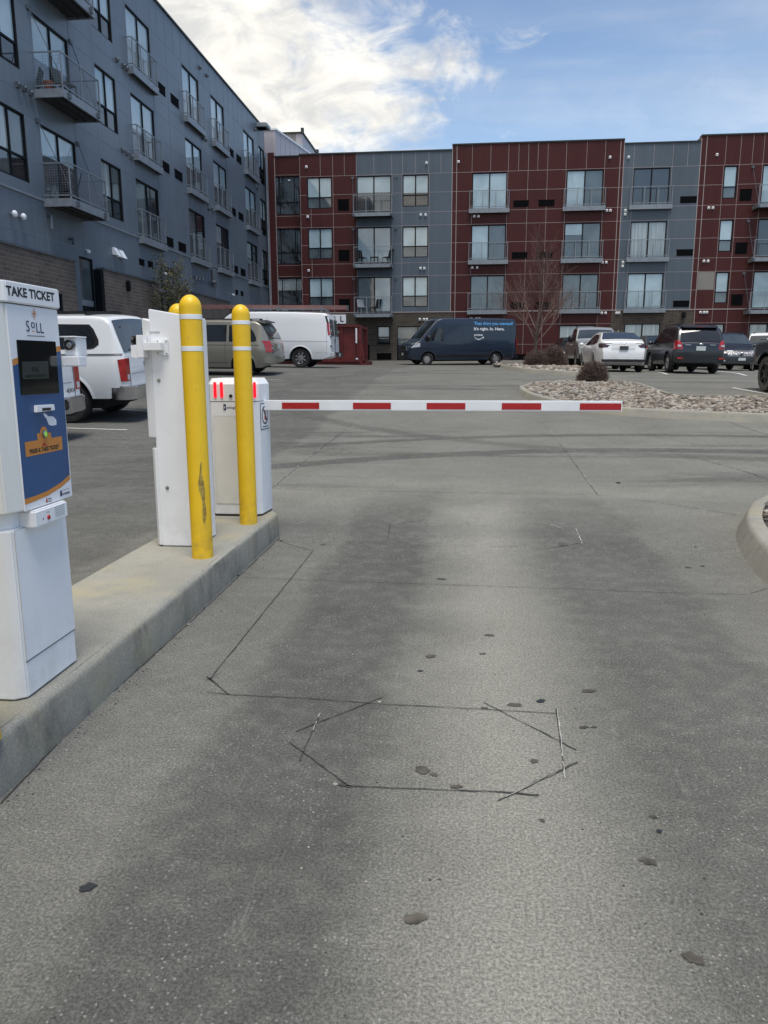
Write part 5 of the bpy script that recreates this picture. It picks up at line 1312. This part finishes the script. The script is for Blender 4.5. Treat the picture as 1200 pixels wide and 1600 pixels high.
# ---- left building
OL = (XL-4, 30, 1.2); FL = Fac(lambda u, z, d: (XL+d, u, z), OL)
left = thing('apartment_building', 'long slate-grey panelled apartment block with hanging balconies on the left', 'apartment building', OL)
HEADS = (15.03, 11.88, 8.73); holes = []; wl = []
for h in HEADS:
    for u0, u1 in ((21.6, 23.28), (28.2, 29.83), (50.65, 52.0), (17.0, 18.7), (8.0, 9.7)):
        holes.append((u0, u1, h-1.93, h)); wl.append((u0, u1, h-1.93, h, 'pair'))
    for u0, u1 in ((24.15, 26.33), (31.18, 33.47), (37.18, 39.42), (41.27, 43.46), (47.22, 49.5), (12.0, 14.2)):
        holes.append((u0, u1, h-2.23, h)); wl.append((u0, u1, h-2.23, h, 'door'))
holes.append((26.0, 26.97, 1.1, 5.06)); wl.append((26.0, 26.97, 3.35, 5.06, 'single_door'))
def uy(px, py, X=XL): return onx(px, py, X).y
p1, p2 = uy(358, 470), uy(365, 472); holes.append((p1, p2, 1.3, 4.55))
GB = [(u0, u1, z0, z1) for (x0, y0, x1, y1) in ((217, 404.5, 225.6, 416), (231, 408, 239, 419.5), (257, 417.5, 264, 429), (265.5, 419.5, 272, 430.5), (368, 453, 372, 461), (376, 455, 380, 463)) for (u0, z1) in [(onx(x0, y0, XL).y, onx(x0, y0, XL).z)] for (u1, z0) in [(onx(x1, y1, XL).y, onx(x1, y1, XL).z)]]
mb = MB(); ROOF = 16.40
FL.zone(mb, -8, 52.2, -.5, ROOF, holes, 0); FL.reveals(mb, holes, 1)
mb.poly([(XL, -8, ROOF), (XL, 52.2, ROOF), (XL-18, 52.2, ROOF), (XL-18, -8, ROOF)], 1); mb.poly([(XL, -8, -1), (XL-18, -8, -1), (XL-18, -8, ROOF), (XL, -8, ROOF)], 0); mb.poly([(XL, 52.2, 0), (XL-18, 52.2, 0), (XL-18, 52.2, ROOF), (XL, 52.2, ROOF)], 0)
VS = [6, 7.9, 9.8, 11.9, 14.3, 15.7, 16.9, 18.8, 20.2, 21.45, 23.38, 24.05, 26.43, 28.1, 29.92, 31.08, 33.57, 35.25, 37.1, 39.5, 41.18, 43.55, 45.3, 47.1, 49.6, 50.55]
for u in VS: FL.vseam(mb, u, 4.8, ROOF-.02, holes, 2, .02)
for u in (25.1, 27.3, 29.0, 30.4, 32.3, 34.3, 36.2, 38.3, 40.3, 42.3, 44.4, 46.2, 48.3): FL.vseam(mb, u, 15.1, ROOF-.02, [], 2, .02)
for z in (15.09, 14.05, 12.52, 11.94, 10.92, 9.36, 8.79, 7.76, 5.31, 3.0):
    FL.hseam(mb, z, -8, 52.2, holes, 2, .02)
FL.box(mb, -8, 52.2, 6.41, 6.475, .0, .045, 3)
mb.build('wall', ['grey_panel', 'cap_metal', 'seam_left', 'galv'], left, off=OL)
mb = MB(); FL.box(mb, -8, 52.25, ROOF, ROOF+.09, -.35, .06); mb.build('roof_coping', 'cap_metal', left, off=OL)
pk = {'pair': [2, 0, 2, 0], 'door': [1, 0]}
for i, (u0, u1, z0, z1, k) in enumerate(wl):
    row = 0 if z1 > 14 else 1 if z1 > 11 else 2
    if k == 'pair': pn = [3, 0, 3, 0] if row < 2 else [2, 1, 3, 2]
    elif k == 'door': pn = [(0, .5, 1), (0, .4, 1)] if row == 0 else [(0, .45, 2), (0, .5, 2)] if row == 1 else rnd.choice(([1, 3], [2, 3], [(1, .6, 2), 3]))
    else: pn = [2]
    if row == 2 and 24 < u0 < 25: pn = [(0, .62, 2), (0, .62, 3)]
    window(FL, left, u0, u1, z0, z1, k, pn)
# entrance door below its own window
mb = MB()
for a in ((26.0, 26.97, 3.22, 3.35), (26.0, 26.97, 1.1, 1.25), (26.0, 26.09, 1.25, 3.22), (26.88, 26.97, 1.25, 3.22)): FL.box(mb, *a, -.11, -.03, 0)
FL.box(mb, 26.0, 26.97, 3.42, 3.62, -.07, -.035, 1); dr = mb.build('door', ['frame_black', 'galv'], left, off=OL)
mb = MB(); FL.rect(mb, 26.09, 26.88, 1.25, 3.22, -.08, 0); FL.box(mb, 26.38, 26.62, 2.3, 2.6, -.079, -.076, 1); mb.build('glass', ['pane_dark', 'label_white'], dr, off=OL)
mb = MB(); FL.box(mb, p1, p2, 1.3, 4.55, -.1, -.04); mb.build('door', 'frame_black', left, off=OL)
for h in HEADS:
    rods_top = h+.03
    b = balcony(FL, left, 23.97, 26.52, h-2.23, .94, .24, rods=[(24.0, 24.3), (26.5, 26.2)], mesh=True, posts=1)
    for u0, u1 in ((31.18, 33.47), (37.18, 39.42), (41.27, 43.46), (47.22, 49.5), (12.0, 14.2)):
        balcony(FL, left, u0-.10, u1+.14, h-2.24, .24, .27, posts=2)
    for u0, u1 in ((33.98, 34.93), (35.58, 36.54), (44.01, 45.03), (45.6, 46.57), (51.0, 51.9)): grille(FL, left, u0, u1, h-2.16, h-1.79)
for g in GB: grille(FL, left, g[0], g[1], min(g[2:]), max(g[2:]))
# ground-floor brick volumes with metal coping
def brickvol(u0, u1, zt, d, wins=()):
    mb = MB(); FL.zone(mb, u0, u1, -.5, zt, wins, 0, d); FL.reveals(mb, wins, 1, .12, d)
    for u in (u0, u1): mb.poly([FL.fn(u, -.5, 0), FL.fn(u, -.5, d), FL.fn(u, zt, d), FL.fn(u, zt, 0)], 0)
    FL.box(mb, u0-.03, u1+.03, zt, zt+.07, .0, d+.04, 1)
    mb.build('brick_base', ['brick_left', 'galv_dark'], left, off=OL)
XB = XL+.28
w0 = (uy(88, 470, XB), uy(98.5, 470, XB)); zt1 = onx(93, 458.5, XB).z
FB = Fac(lambda u, z, d: (XB+d, u, z), OL)
brickvol(-8, 25.14, 4.74, .28, [(w0[0], w0[1], 1.6, zt1)]); window(FB, left, w0[0], w0[1], 1.6, zt1, 'single_door', [3])
brickvol(27.2, 32.3, 4.74, .28); brickvol(35.05, 42.3, 4.74, .28)
mb = MB(); FL.box(mb, 26.98, 27.19, 1.1, 4.72, .0, .27); mb.build('door_surround', 'frame_black', left, off=OL)
w3 = (uy(250, 450), uy(260, 450)); 
window(Fac(lambda u, z, d: (XL+.12+d, u, z), OL), left, w3[0], w3[1], 1.6, 4.5, 'single_door', [3])
# fittings on the wall
for px, py in ((22, 334), (36, 338.5)):
    p = onx(px, py, XL+.12); mb = MB(); mb.tube((XL, p.y, p.z), (XL+.12, p.y, p.z), .035); mb.ball((XL+.14, p.y, p.z), (.075, .10, .10), 1, 12); mb.build('wall_light', ['galv', 'label_white'], left, off=OL)
for px, py, s__ in ((178, 393, 1), (187, 397, 1.3)):
    p = onx(px, py, XL); mb = MB(); mb.hexa([(XL, p.y-.14*s__, p.z-.12), (XL+.22, p.y-.14*s__, p.z-.16), (XL+.22, p.y+.14*s__, p.z-.16), (XL, p.y+.14*s__, p.z-.12), (XL, p.y-.14*s__, p.z+.14), (XL+.06, p.y-.14*s__, p.z+.14), (XL+.06, p.y+.14*s__, p.z+.14), (XL, p.y+.14*s__, p.z+.14)]); mb.build('vent_hood', 'label_white', left, off=OL)
for px, py in ((73, 348), (107, 377), (302, 435), (307, 436), (312, 437)):
    p = onx(px, py, XL); h_ = .22 if px > 70 and px < 80 else .08; mb = MB(); mb.tube((XL, p.y+.05, p.z+h_), (XL+.15, p.y+.05, p.z+h_), .045); mb.tube((XL+.15, p.y+.05, p.z+h_), (XL+.17, p.y-.03, p.z-h_), .045); mb.ball((XL+.15, p.y+.05, p.z+h_), .05); mb.build('vent_pipe', 'galv_dark', left, off=OL)
p = onx(198, 446, XB); mb = MB(); mb.box(XB, XB+.14, p.y-.10, p.y+.10, p.z-.22, p.z+.18); mb.build('wall_light', 'frame_black', left, off=OL, bevel=.04)
p = onx(332, 434, XL); mb = MB()
for k in (-.25, 0, .2): mb.tube((XL+.12, p.y+k, p.z-.45), (XL+.12, p.y+k, p.z+.35), .07)
mb.tube((XL, p.y-.2, p.z+.35), (XL+.12, p.y+.25, p.z+.38), .06); mb.ball((XL+.25, p.y-.55, p.z-.3), (.14, .2, .12)); mb.build('gas_riser', 'galv_dark', left, off=OL)
for px, py in ((134, 393), (255, 428), (362, 461)):
    p = onx(px, py, XL); mb = MB(); mb.ball((XL+.1, p.y, p.z), (.08, .08, .07), 0, 8); mb.tube((XL, p.y, p.z+.06), (XL+.1, p.y, p.z+.04), .03); mb.build('security_camera', 'label_white', left, off=OL)
vents(FL, left, lambda x, y: onx(x, y, XL), [(26, 133), (36, 139), (46, 146), (181, 94), (191, 103), (196, 107.5), (190, 235), (197, 240), (204, 245.5), (311, 106), (322, 118), (397, 203), (316, 216), (320, 219), (403, 287), (401, 295), (323, 319), (325, 327), (332, 331), (329, 326)], .07, 'galv_dark', .16)
# downpipe in the inner corner
mb = MB(); mb.tube((XL+.12, 52.0, 1.3), (XL+.12, 52.0, 14.9), .06); mb.build('downpipe', 'galv', left, off=OL)
# taller rear wing and stair tower beyond the roofline
mb = MB(); A = ony(430, 203, 53.5); B = ony(487, 243, 60); z_ = A.z
mb.hexa([(A.x-6, 53.5, 14), (A.x, 53.5, 14), (B.x, 60, 14), (B.x-8, 60, 14), (A.x-6, 53.5, z_), (A.x, 53.5, z_), (B.x, 60, z_), (B.x-8, 60, z_)], 0)
for k in range(1, 8): t_ = k/8; x = A.x+(B.x-A.x)*t_; y = 53.5+6.5*t_; mb.box(x-.0, x+.012, y-.02, y+.02, 14, z_-.02, 1)
mb.hexa([(A.x-6.05, 53.45, z_), (A.x+.05, 53.45, z_), (B.x+.05, 60.05, z_), (B.x-8, 60.05, z_), (A.x-6.05, 53.45, z_+.12), (A.x+.05, 53.45, z_+.12), (B.x+.05, 60.05, z_+.12), (B.x-8, 60.05, z_+.12)], 2)
mb.build('rear_wing', ['pale_panel', 'seam', 'label_white'], left, off=OL)
mb = MB(); A = ony(441, 210, 62); B = ony(472.5, 209, 62); zz = B.z
mb.box(A.x-2, B.x-.5, 62, 68, 14, zz, 0); mb.box(B.x-.5, B.x, 62.002, 68, 14, zz, 1); mb.box(A.x-2, B.x-.02, 61.97, 62, zz-2.6, zz-2.56, 1); mb.box(B.x-1.0, B.x-.95, 61.97, 62, 14, zz, 1); mb.box(A.x+.4, A.x+.45, 61.97, 62, 14, zz, 1)
mb.box(A.x-2.1, B.x+.08, 61.9, 68.1, zz, zz+.14, 2); mb.box(B.x-.1, B.x+.12, 61.85, 62.1, zz, zz+.4, 2); mb.box(B.x-.1, B.x+.12, 67.9, 68.2, zz, zz+.4, 2)
mb.build('stair_tower', ['taupe_panel', 'pale_panel', 'cap_metal'], left, off=OL)
mb = MB(); p = ony(410, 194, 50.5); mb.box(p.x-.75, p.x+.2, 50.4, 51.0, 16.3, p.z-.2, 0); mb.box(p.x-.9, p.x+.35, 50.2, 51.2, p.z-.2, p.z, 1); q = ony(424, 207, 52.5); mb.box(XL-1.5, XL-.1, 51.6, 52.6, 15, q.z+.3, 0)
mb.build('roof_vent', ['pale_panel', 'galv'], left, off=OL)

# ---- far building
OF = (3, DF+4, 1.4); FF = Fac(lambda u, z, d: (u, DF-d, z), OF); DS = 52.2; FS = Fac(lambda u, z, d: (u, DS-d, z), OF)
farb = thing('apartment_building', 'maroon and grey panelled apartment block with brick base facing the car park', 'apartment building', OF)
FH = (13.10, 10.0, 6.92); holes = []; W = []
for r, h in enumerate(FH):
    for a, b_, dz, k in ((-10.18, -8.58, 1.9, 'pair'), (-6.97, -4.76, 2.2, 'door'), (-4.03, -2.38, 1.9, 'pair'), (.36, 2.53, 2.17, 'door'), (6.17, 8.40, 2.17, 'door'), (10.2, 12.38, 2.17, 'door'), (15.55, 16.33, 1.87, 'one'), (17.8, 20.0, 2.2, 'door'), (22, 23.6, 1.9, 'pair'), (26, 28.2, 2.17, 'door')):
        holes.append((a, b_, h-dz, h)); W.append((a, b_, h-dz, h, k, r))
for a, b_, z0, z1, k in ((-5.66, -4.86, 2.72, 3.8, 'one'), (-4.39, -1.65, 1.62, 3.79, 'plain'), (6.09, 8.34, 1.9, 3.77, 'plain'), (10.17, 12.38, 1.9, 3.84, 'plain'), (15.5, 16.28, 1.9, 3.79, 'single_door'), (17.8, 20, 1.9, 3.78, 'plain'), (24, 26.2, 1.9, 3.78, 'plain')):
    holes.append((a, b_, z0, z1)); W.append((a, b_, z0, z1, k, 3))
mb = MB(); RD, GR, BR, SM, CP, TN = range(6); Z0 = .2
FF.zone(mb, -10.67, -7.0, 4.68, 14.45, holes, RD); FF.zone(mb, -7.0, -.9, 4.68, 14.45, holes, GR); FF.zone(mb, -10.67, -.73, Z0, 4.68, holes, BR)
FF.zone(mb, -.9, -.73, 4.68, 14.75, holes, RD); FF.zone(mb, -.73, 9.3, Z0, 14.75, holes, RD); FF.zone(mb, 9.3, 9.55, 4.63, 14.75, holes, RD)
FF.zone(mb, 9.3, 14.35, Z0, 4.63, holes, BR); FF.zone(mb, 9.55, 14.10, 4.63, 14.5, holes, GR); FF.zone(mb, 14.10, 14.35, 4.63, 14.83, holes, RD); FF.zone(mb, 14.35, 34, Z0, 14.83, holes, RD)
FF.reveals(mb, holes, CP)
for u in (-9.3, -8.5, -7.75): FF.vseam(mb, u, 13.17, 14.45, [], SM)
for u in (-5.86, -4.03, -3.23, -2.38, -1.62): FF.vseam(mb, u, 13.17, 14.45, [], SM)
for u in (.33, 1.48, 2.58, 3.2, 4.38, 6.1, 7.33, 8.44): FF.vseam(mb, u, 13.17, 14.75, [], SM)
for u in (10.17, 11.34, 12.48, 13.35): FF.vseam(mb, u, 13.17, 14.5, [], SM)
for u in (15.55, 16.41, 17.12, 17.75, 19, 20.4, 22, 24, 26, 28): FF.vseam(mb, u, 13.17, 14.83, [], SM)
hz = holes
for u in (-10.63, -9.95, -8.5, -6.98, -4.70, -4.07, -2.34): FF.vseam(mb, u, 4.7, 13.17 if u > -10.6 else 14.4, hz, SM)
FF.vseam(mb, -6.98, 13.17, 14.4, [], SM); FF.vseam(mb, -4.72, 13.17, 14.4, [], SM)
FF.vseam(mb, -.9, 4.7, 14.7, [], SM, .04); FF.vseam(mb, -.62, 1.2, 14.7, [], SM, .035)
for u in (.34, 2.56, 3.80, 4.98, 6.12, 8.44): FF.vseam(mb, u, 1.2, 13.17 if u not in (3.80, 4.98) else 14.7, hz, SM)
FF.vseam(mb, 9.35, 4.65, 14.7, [], SM, .035); FF.vseam(mb, 9.56, 4.65, 14.7, [], SM, .04)
for u in (10.17, 12.46): FF.vseam(mb, u, 4.65, 13.17, hz, SM)
FF.vseam(mb, 14.1, 4.65, 14.7, [], SM, .04); FF.vseam(mb, 14.42, 1.2, 14.8, [], SM, .035)
for u in (15.5, 16.4, 17.75, 20.1, 21.9, 23.7, 25.9, 28.3): FF.vseam(mb, u, 1.2, 13.17, hz, SM)
for z in (13.15, 12.03, 10.86, 10.05, 8.95, 7.77, 6.97, 5.87): FF.hseam(mb, z, -10.67, 34, hz, SM)
FF.hseam(mb, 4.69, -10.67, 34, hz, SM, .05, .02); 
for z in (3.86, 2.6): FF.hseam(mb, z, -.6, 9.28, hz, SM)
FF.hseam(mb, 3.86, 14.4, 34, hz, SM)
FF.rect(mb, 14.46, 15.46, 5.90, 6.94, .009, TN)
# coping, roof, flanks
for a, b_, z in ((-10.67, -.92, 14.45), (-.92, 9.57, 14.75), (9.57, 14.08, 14.5), (14.08, 34, 14.83)): FF.box(mb, a, b_, z, z+.08, -.4, .05, CP); mb.poly([(a, DF, z), (b_, DF, z), (b_, DF+16, z), (a, DF+16, z)], CP)
for u, z in ((-.92, 14.75), (9.57, 14.75), (14.08, 14.83)): mb.poly([(u, DF, z-.4), (u, DF+16, z-.4), (u, DF+16, z), (u, DF, z)], RD)
for u in (34,): mb.poly([(u, DF, 0), (u, DF+16, 0), (u, DF+16, 14.8), (u, DF, 14.8)], RD)
mb.poly([(-10.67, DF, 0), (-10.67, DS, 0), (-10.67, DS, 14.45), (-10.67, DF, 14.45)], RD)
# recessed stair bay
S0, S1 = ony(424.5, 300, DS).x, -10.80; sh = []
def zs2(y): return ony(445, y, DS).z
sh = [(S0, S1, zs2(336), zs2(275.5)), (S0, S1, zs2(413), zs2(357.5)), (S0, S1, zs2(497), zs2(434.5))]; ST = zs2(245)
FS.zone(mb, XL, -10.67, Z0, ST, sh, RD); FS.reveals(mb, sh, CP); FS.box(mb, XL+.5, -10.67, ST, ST+.07, -.4, .05, CP)
FS.box(mb, XL+.2, XL+.62, 5.0, 14.95, .0, .08, RD); FS.box(mb, XL+.62, XL+.66, 5.0, 14.9, .0, .03, SM); FS.box(mb, XL+.16, XL+.2, 5.0, 14.95, .0, .085, SM); FS.box(mb, XL, XL+.9, .2, 4.9, .0, .03, GR)
for z in (zs2(273.5), zs2(338), zs2(355), zs2(415), zs2(432)): FS.hseam(mb, z, XL+.66, -10.7, [], SM)
FS.vseam(mb, -10.72, 1, ST, [], SM); mb.poly([(XL, DS, ST), (-10.67, DS, ST), (-10.67, DS+10, ST), (XL, DS+10, ST)], CP)
mb.build('wall', ['red_panel', 'grey_panel_far', 'brick_far', 'seam', 'cap_metal', 'taupe_panel'], farb, off=OF)
for a in sh: window(FS, farb, *a, 'triple', [4, 4, 4, 4, 4, 4] if a[3] > 8 else [4, (1, .55, 4), 4, (1, .55, 4), 4, (1, .55, 4)])
ceil_l = [(454, 284), (457, 360)]
for px, py in ceil_l:
    p = ony(px, py, DS+.5); mb = MB(); mb.box(p.x-.09, p.x+.09, DS+.028, DS+.034, p.z-.04, p.z+.04) if False else mb.box(p.x-.08, p.x+.08, DS+.060, DS+.070, p.z-.035, p.z+.035); o = mb.build('ceiling_lamp', 'lamp_glow' if 'lamp_glow' in MATS else 'label_white', farb, off=OF)
pats = {(.36, 0): [0, 0], (6.17, 0): [0, 2], (10.2, 0): [3, 3], (-6.97, 0): [(0, .55, 2), (0, .55, 2)], (-6.97, 1): [0, 0], (-6.97, 2): [2, 0], (.36, 1): [0, 2], (.36, 2): [2, 2], (6.17, 1): [(0, .68, 2), 2], (6.17, 2): [2, 2], (10.2, 1): [(1, .02, 2), 1], (10.2, 2): [0, 0], (17.8, 0): [0, 2], (17.8, 1): [3, 3], (17.8, 2): [0, 0]}
for a, b_, z0, z1, k, r in W:
    pn = pats.get((a, r))
    if pn is None:
        if k == 'pair': pn = [3, (0, .12, 3), 3, (0, .12, 3)] if (a > -5 and r == 0) else [2, 0, 2, 0]
        elif k == 'one': pn = [2, 0]
        elif k == 'plain': pn = [(2, .45, 3), (2, .3, 2)] if a < 0 else [1, 1]
        else: pn = [1, 0]
    window(FF, farb, a, b_, z0, z1, k, pn, sill=(r == 3 and k == 'one' and a < 0))
for h in FH:
    rods_top = h-.1
    balcony(FF, farb, -7.12, -4.62, h-2.36, .9, .22, rods=[(-7.22, -7.05), (-4.45, -4.68)], posts=2)
    balcony(FF, farb, 17.35, 20.1, h-2.36, .9, .22, rods=[(17.2, 17.4), (20.3, 20.05)], posts=2)
    for a, b_ in ((.17, 2.70), (5.98, 8.57), (10.0, 12.58), (25.8, 28.4)): balcony(FF, farb, a, b_, h-2.15, .26, .27, posts=2)
    grille(FF, farb, -8.2, -7.48, h-2.05, h-1.38); grille(FF, farb, 16.56, 17.26, h-2.03, h-1.37)
    for a, b_ in ((2.95, 3.9), (4.5, 5.48), (13.07, 14.05)): grille(FF, farb, a, b_, h-2.08, h-1.71)
for a, b_, c, e in ((-5.72, -4.75, 1.66, 2.05), (3.05, 4.0, 1.5, 1.95), (-6.55, -6.2, 1.66, 2.6)): grille(FF, farb, a, b_, c, e)
vents(FF, farb, lambda x, y: ony(x, y, DF), [(716.5, 253), (953, 246), (982, 246), (1120, 242), (666.5, 255), (479, 261), (741, 338), (747.5, 338), (948, 329), (953.5, 329), (977, 329), (976.5, 335), (1107, 325), (1113.5, 325), (657.5, 336), (665, 336), (481, 339),
    (738, 418), (745.5, 418), (941, 410), (947, 410), (973, 410), (972.5, 416), (1099.5, 408), (1106, 408), (657, 419.5), (663, 419.5), (482.5, 423), (736.5, 498), (744.5, 498), (749, 498), (940, 489), (946, 489), (963, 489), (967, 489), (1094, 488), (1099.5, 488), (1104, 488), (656, 499), (662.5, 499), (667, 499)], .07, 'white_plastic', .13)
p = ony(1067.5, 492, DF); mb = MB(); FF.box(mb, p.x-.12, p.x+.12, p.z-.16, p.z+.16, .02, .2); mb.build('wall_light', 'frame_black', farb, off=OF, bevel=.03)
# name sign on the brick
sg_ = thing('wall_sign', 'white sign board with dark LL letters above the red dumpster', 'sign', (-8.9, DF-.05, 3.98))
mb = MB(); mb.box(-1.22, 1.16, -.12, 0, 0, .58); mb.build('panel', 'label_white', sg_, bevel=.01)
mb = MB(); put_text(mb, 'SO', (-.95, -.124, .12), (.85, 0, 0), (0, 0, .34), 0, .02); put_text(mb, 'L', (.36, -.124, .11), (.22, 0, 0), (0, 0, .38), 0, .03); put_text(mb, 'L', (.78, -.124, .11), (.24, 0, 0), (0, 0, .38), 0, .03); mb.build('lettering', 'text_navy', sg_)

# ---- things on the balconies
def chair(x, y, z, rz, mat, label, group=None, s=1.0):
    root = thing('balcony_chair', label, 'chair', (x, y, z), rz, group)
    mb = MB(); mb.box(-.24, .24, -.24, .24, .40, .45); mb.build('seat', mat, root, bevel=.015)
    mb = MB(); mb.hexa([(-.24, .20, .45), (.24, .20, .45), (.24, .24, .45), (-.24, .24, .45), (-.24, .34, .95), (.24, .34, .95), (.24, .38, .95), (-.24, .38, .95)]); mb.build('backrest', mat, root, bevel=.01)
    for a in (-.21, .21):
        for b_ in (-.21, .21): mb = MB(); mb.bar((a, b_, .40), (a*1.1, b_*1.1, 0), .03); mb.build('leg', mat, root)
    return root
xb = XL+.5
chair(xb, 25.0, 9.65, R(75), 'chair_olive', 'olive folding chair on the left block balcony one floor up from the lowest')
chair(xb-.05, 24.9, 6.5, R(-60), 'frame_black', 'black metal chair on the lowest hanging balcony of the left block')
root = thing('flower_pot', 'terracotta pot beside the olive chair on the left block balcony', 'pot', (XL+.3, 24.3, 9.65)); mb = MB(); mb.lathe([(.001, 0), (.10, 0), (.14, .26), (.15, .26), (.15, .31), (.13, .31), (.12, .28), (.001, .27)], (0, 0, 0), 'z', 18); mb.build('pot', 'terracotta', root); mb = MB(); mb.lathe([(.115, .285), (.001, .30)], (0, 0, 0), 'z', 14); mb.build('soil', 'bark', root)
zb4 = FH[0]-2.36
root = thing('covered_grill', 'barbecue grill under a black cover on the top balcony of the grey section', 'grill', (-6.55, DF-.5, zb4))
mb = MB(); mb.lathe([(.52, 0), (.50, .35), (.47, .62), (.42, .85), (.25, 1.0), (.08, 1.04), (.001, 1.05)], (0, 0, 0), 'z', 12); mb.v = [(x*1.15+.08*z, y*.65, z) for x, y, z in mb.v]; mb.build('cover', 'cover_black', root)
for k, (x, h, mt, rz, lb) in enumerate(((-6.6, FH[2], 'cushion_grey', .6, 'light grey cushioned chair at the left of the lowest balcony, grey section of far block'), (-5.75, FH[2], 'frame_black', -.7, 'dark chair right of the cushioned chair on the lowest grey section balcony'),
        (-6.6, FH[1], 'frame_black', .8, 'dark chair at the left of the middle balcony, grey section of far block'), (-4.95, FH[1], 'frame_black', -.8, 'dark chair at the right of the middle balcony, grey section of far block'))):
    chair(x, DF-.45, h-2.36, rz, mt, lb)
root = thing('balcony_table', 'small black side table between the dark chairs on the middle balcony', 'table', (-5.8, DF-.5, FH[1]-2.36))
mb = MB(); mb.box(-.25, .25, -.2, .2, .42, .46); mb.build('table_top', 'frame_black', root)
for a in (-.22, .22):
    for b_ in (-.17, .17): mb = MB(); mb.box(a-.015, a+.015, b_-.015, b_+.015, 0, .42); mb.build('leg', 'frame_black', root)

# ------------------------------------------------------------------ planting
def branch(mb, p, d, L, r, depth, rs, spread=.5, up=.25, leaves=None, minr=.004):
    p = Vector(p); d = Vector(d).normalized(); n = 3
    for i in range(n):
        d2 = (d+Vector((rs.uniform(-1, 1), rs.uniform(-1, 1), rs.uniform(-.3, 1)*up))*.12).normalized(); q = p+d2*(L/n); r2 = max(minr, r*(1-.22/n*(1)))
        r2 = max(minr*.8, r*.86); mb.tube(p, q, r, r2, 5 if r > .02 else 3, 0, cap=False); p, d, r = q, d2, r2
        if depth > 0 and (i > 0 or depth < 3):
            for _ in range(2 if depth > 1 else 2):
                a = rs.uniform(0, 6.28); u = d.orthogonal().normalized(); v = d.cross(u)
                dd = (d*(1-spread*.3)+(u*c_(a)+v*s_(a))*spread+Vector((0, 0, up*.5))).normalized()
                branch(mb, p, dd, L*rs.uniform(.5, .75), max(minr, r*.55), depth-1, rs, spread, up, leaves, minr)
    if depth <= 1 and leaves is not None: leaves.append((p, r))
def bare_tree(x, y, label):
    zg = terr(x, y)+.1; root = thing('bare_tree', label, 'tree', (x, y, zg)); rs = random.Random(11)
    mb = MB(); mb.tube((0, 0, -.15), (.02, 0, 1.0), .085, .07, 10); mb.tube((.02, 0, 1.0), (.05, 0, 1.9), .07, .06, 10); mb.build('trunk', 'bark', root)
    mb = MB()
    for k in range(9):
        a = k*2.4; h = 1.0+k*.10; t_ = .75 if k < 8 else .3
        branch(mb, (.03, 0, h), (c_(a)*t_, s_(a)*t_, .9), rs.uniform(1.3, 1.9), .035, 3, rs, .45, .35, minr=.0034)
    branch(mb, (.05, 0, 1.85), (0.05, 0, 1), 2.2, .05, 3, rs, .4, .3, minr=.0034)
    mb.build('crown', 'twig_red', root)
bare_tree(3.30, 36.6, 'leafless young tree in the far gravel island before the maroon facade')
def shrub(x, y, rx, ry, h, n, label, seed, group='red-brown twiggy shrubs in the gravel islands'):
    rs = random.Random(seed); zg = terr(x, y)+.10; root = thing('shrub', label, 'shrub', (x, y, zg), group=group); mb = MB()
    for k in range(n):
        a = rs.uniform(0, 6.28); el = math.acos(rs.uniform(0, 1)); d = Vector((s_(el)*c_(a), s_(el)*s_(a), c_(el)))
        k1 = rs.uniform(.80, .97); tip = Vector((d.x*rx*k1, d.y*ry*k1, .05+d.z*h*k1)); base = Vector((tip.x*.12, tip.y*.12, .02)); mid = base.lerp(tip, .5)+Vector((rs.uniform(-.05, .05), rs.uniform(-.05, .05), .06))*rx
        m_ = rs.choice((0, 0, 1)); mb.tube(base, mid, .008, .006, 3, m_, False); mb.tube(mid, tip, .006, .0035, 3, m_, False)
        for _ in range(6):
            t_ = rs.uniform(.3, 1.0); o = mid.lerp(tip, t_); e = o+(d*.5+Vector((rs.uniform(-1, 1), rs.uniform(-1, 1), rs.uniform(-.4, 1)))).normalized()*rs.uniform(.08, .2)*rx
            mb.tube(o, e, .0045, .0025, 3, m_, False)
    mb.build('twigs', ['twig_red', 'bark'], root)
shrub(3.54, 21.6, .46, .46, .55, 1000, 'dense round reddish shrub in the stones right behind the gate arm tip', 3)
shrub(3.08, 33.6, .60, .55, .72, 520, 'smaller left shrub at the foot of the bare tree', 4)
shrub(3.85, 33.9, .72, .6, .92, 640, 'larger right shrub at the foot of the bare tree', 5)
def leafy_tree(x, y, h, label):
    zg = terr(x, y); root = thing('young_tree', label, 'tree', (x, y, zg)); rs = random.Random(5)
    mb = MB(); mb.tube((0, 0, -.1), (0, 0, h*.5), .05, .035, 8); mb.tube((0, 0, h*.5), (.05, .02, h*.8), .035, .015, 8); mb.build('trunk', 'bark', root)
    mb = MB(); tips = []
    for k in range(13): a = k*2.4; branch(mb, (0, 0, h*(.28+.042*k)), (c_(a)*.5, s_(a)*.5, .9), rs.uniform(.7, 1.0)*(1-.02*k), .018, 2, rs, .45, .3, tips, .004)
    for p, r in tips:
        for _ in range(4):
            c = Vector(p)+Vector((rs.gauss(0, .1), rs.gauss(0, .1), rs.gauss(0, .13))); u = Vector((rs.gauss(0, 1), rs.gauss(0, 1), rs.gauss(0, 1))).normalized(); v = u.orthogonal().normalized(); s_l = rs.uniform(.03, .055)
            mb.poly([c-u*s_l, c+v*s_l*.6, c+u*s_l, c-v*s_l*.6], rs.choice((1, 1, 2)))
    mb.build('crown', ['bark', 'leaf_olive', 'leaf_dark'], root)
leafy_tree(-12.05, 31.4, 4.1, 'slim young tree with sparse olive leaves against the left brick wall')
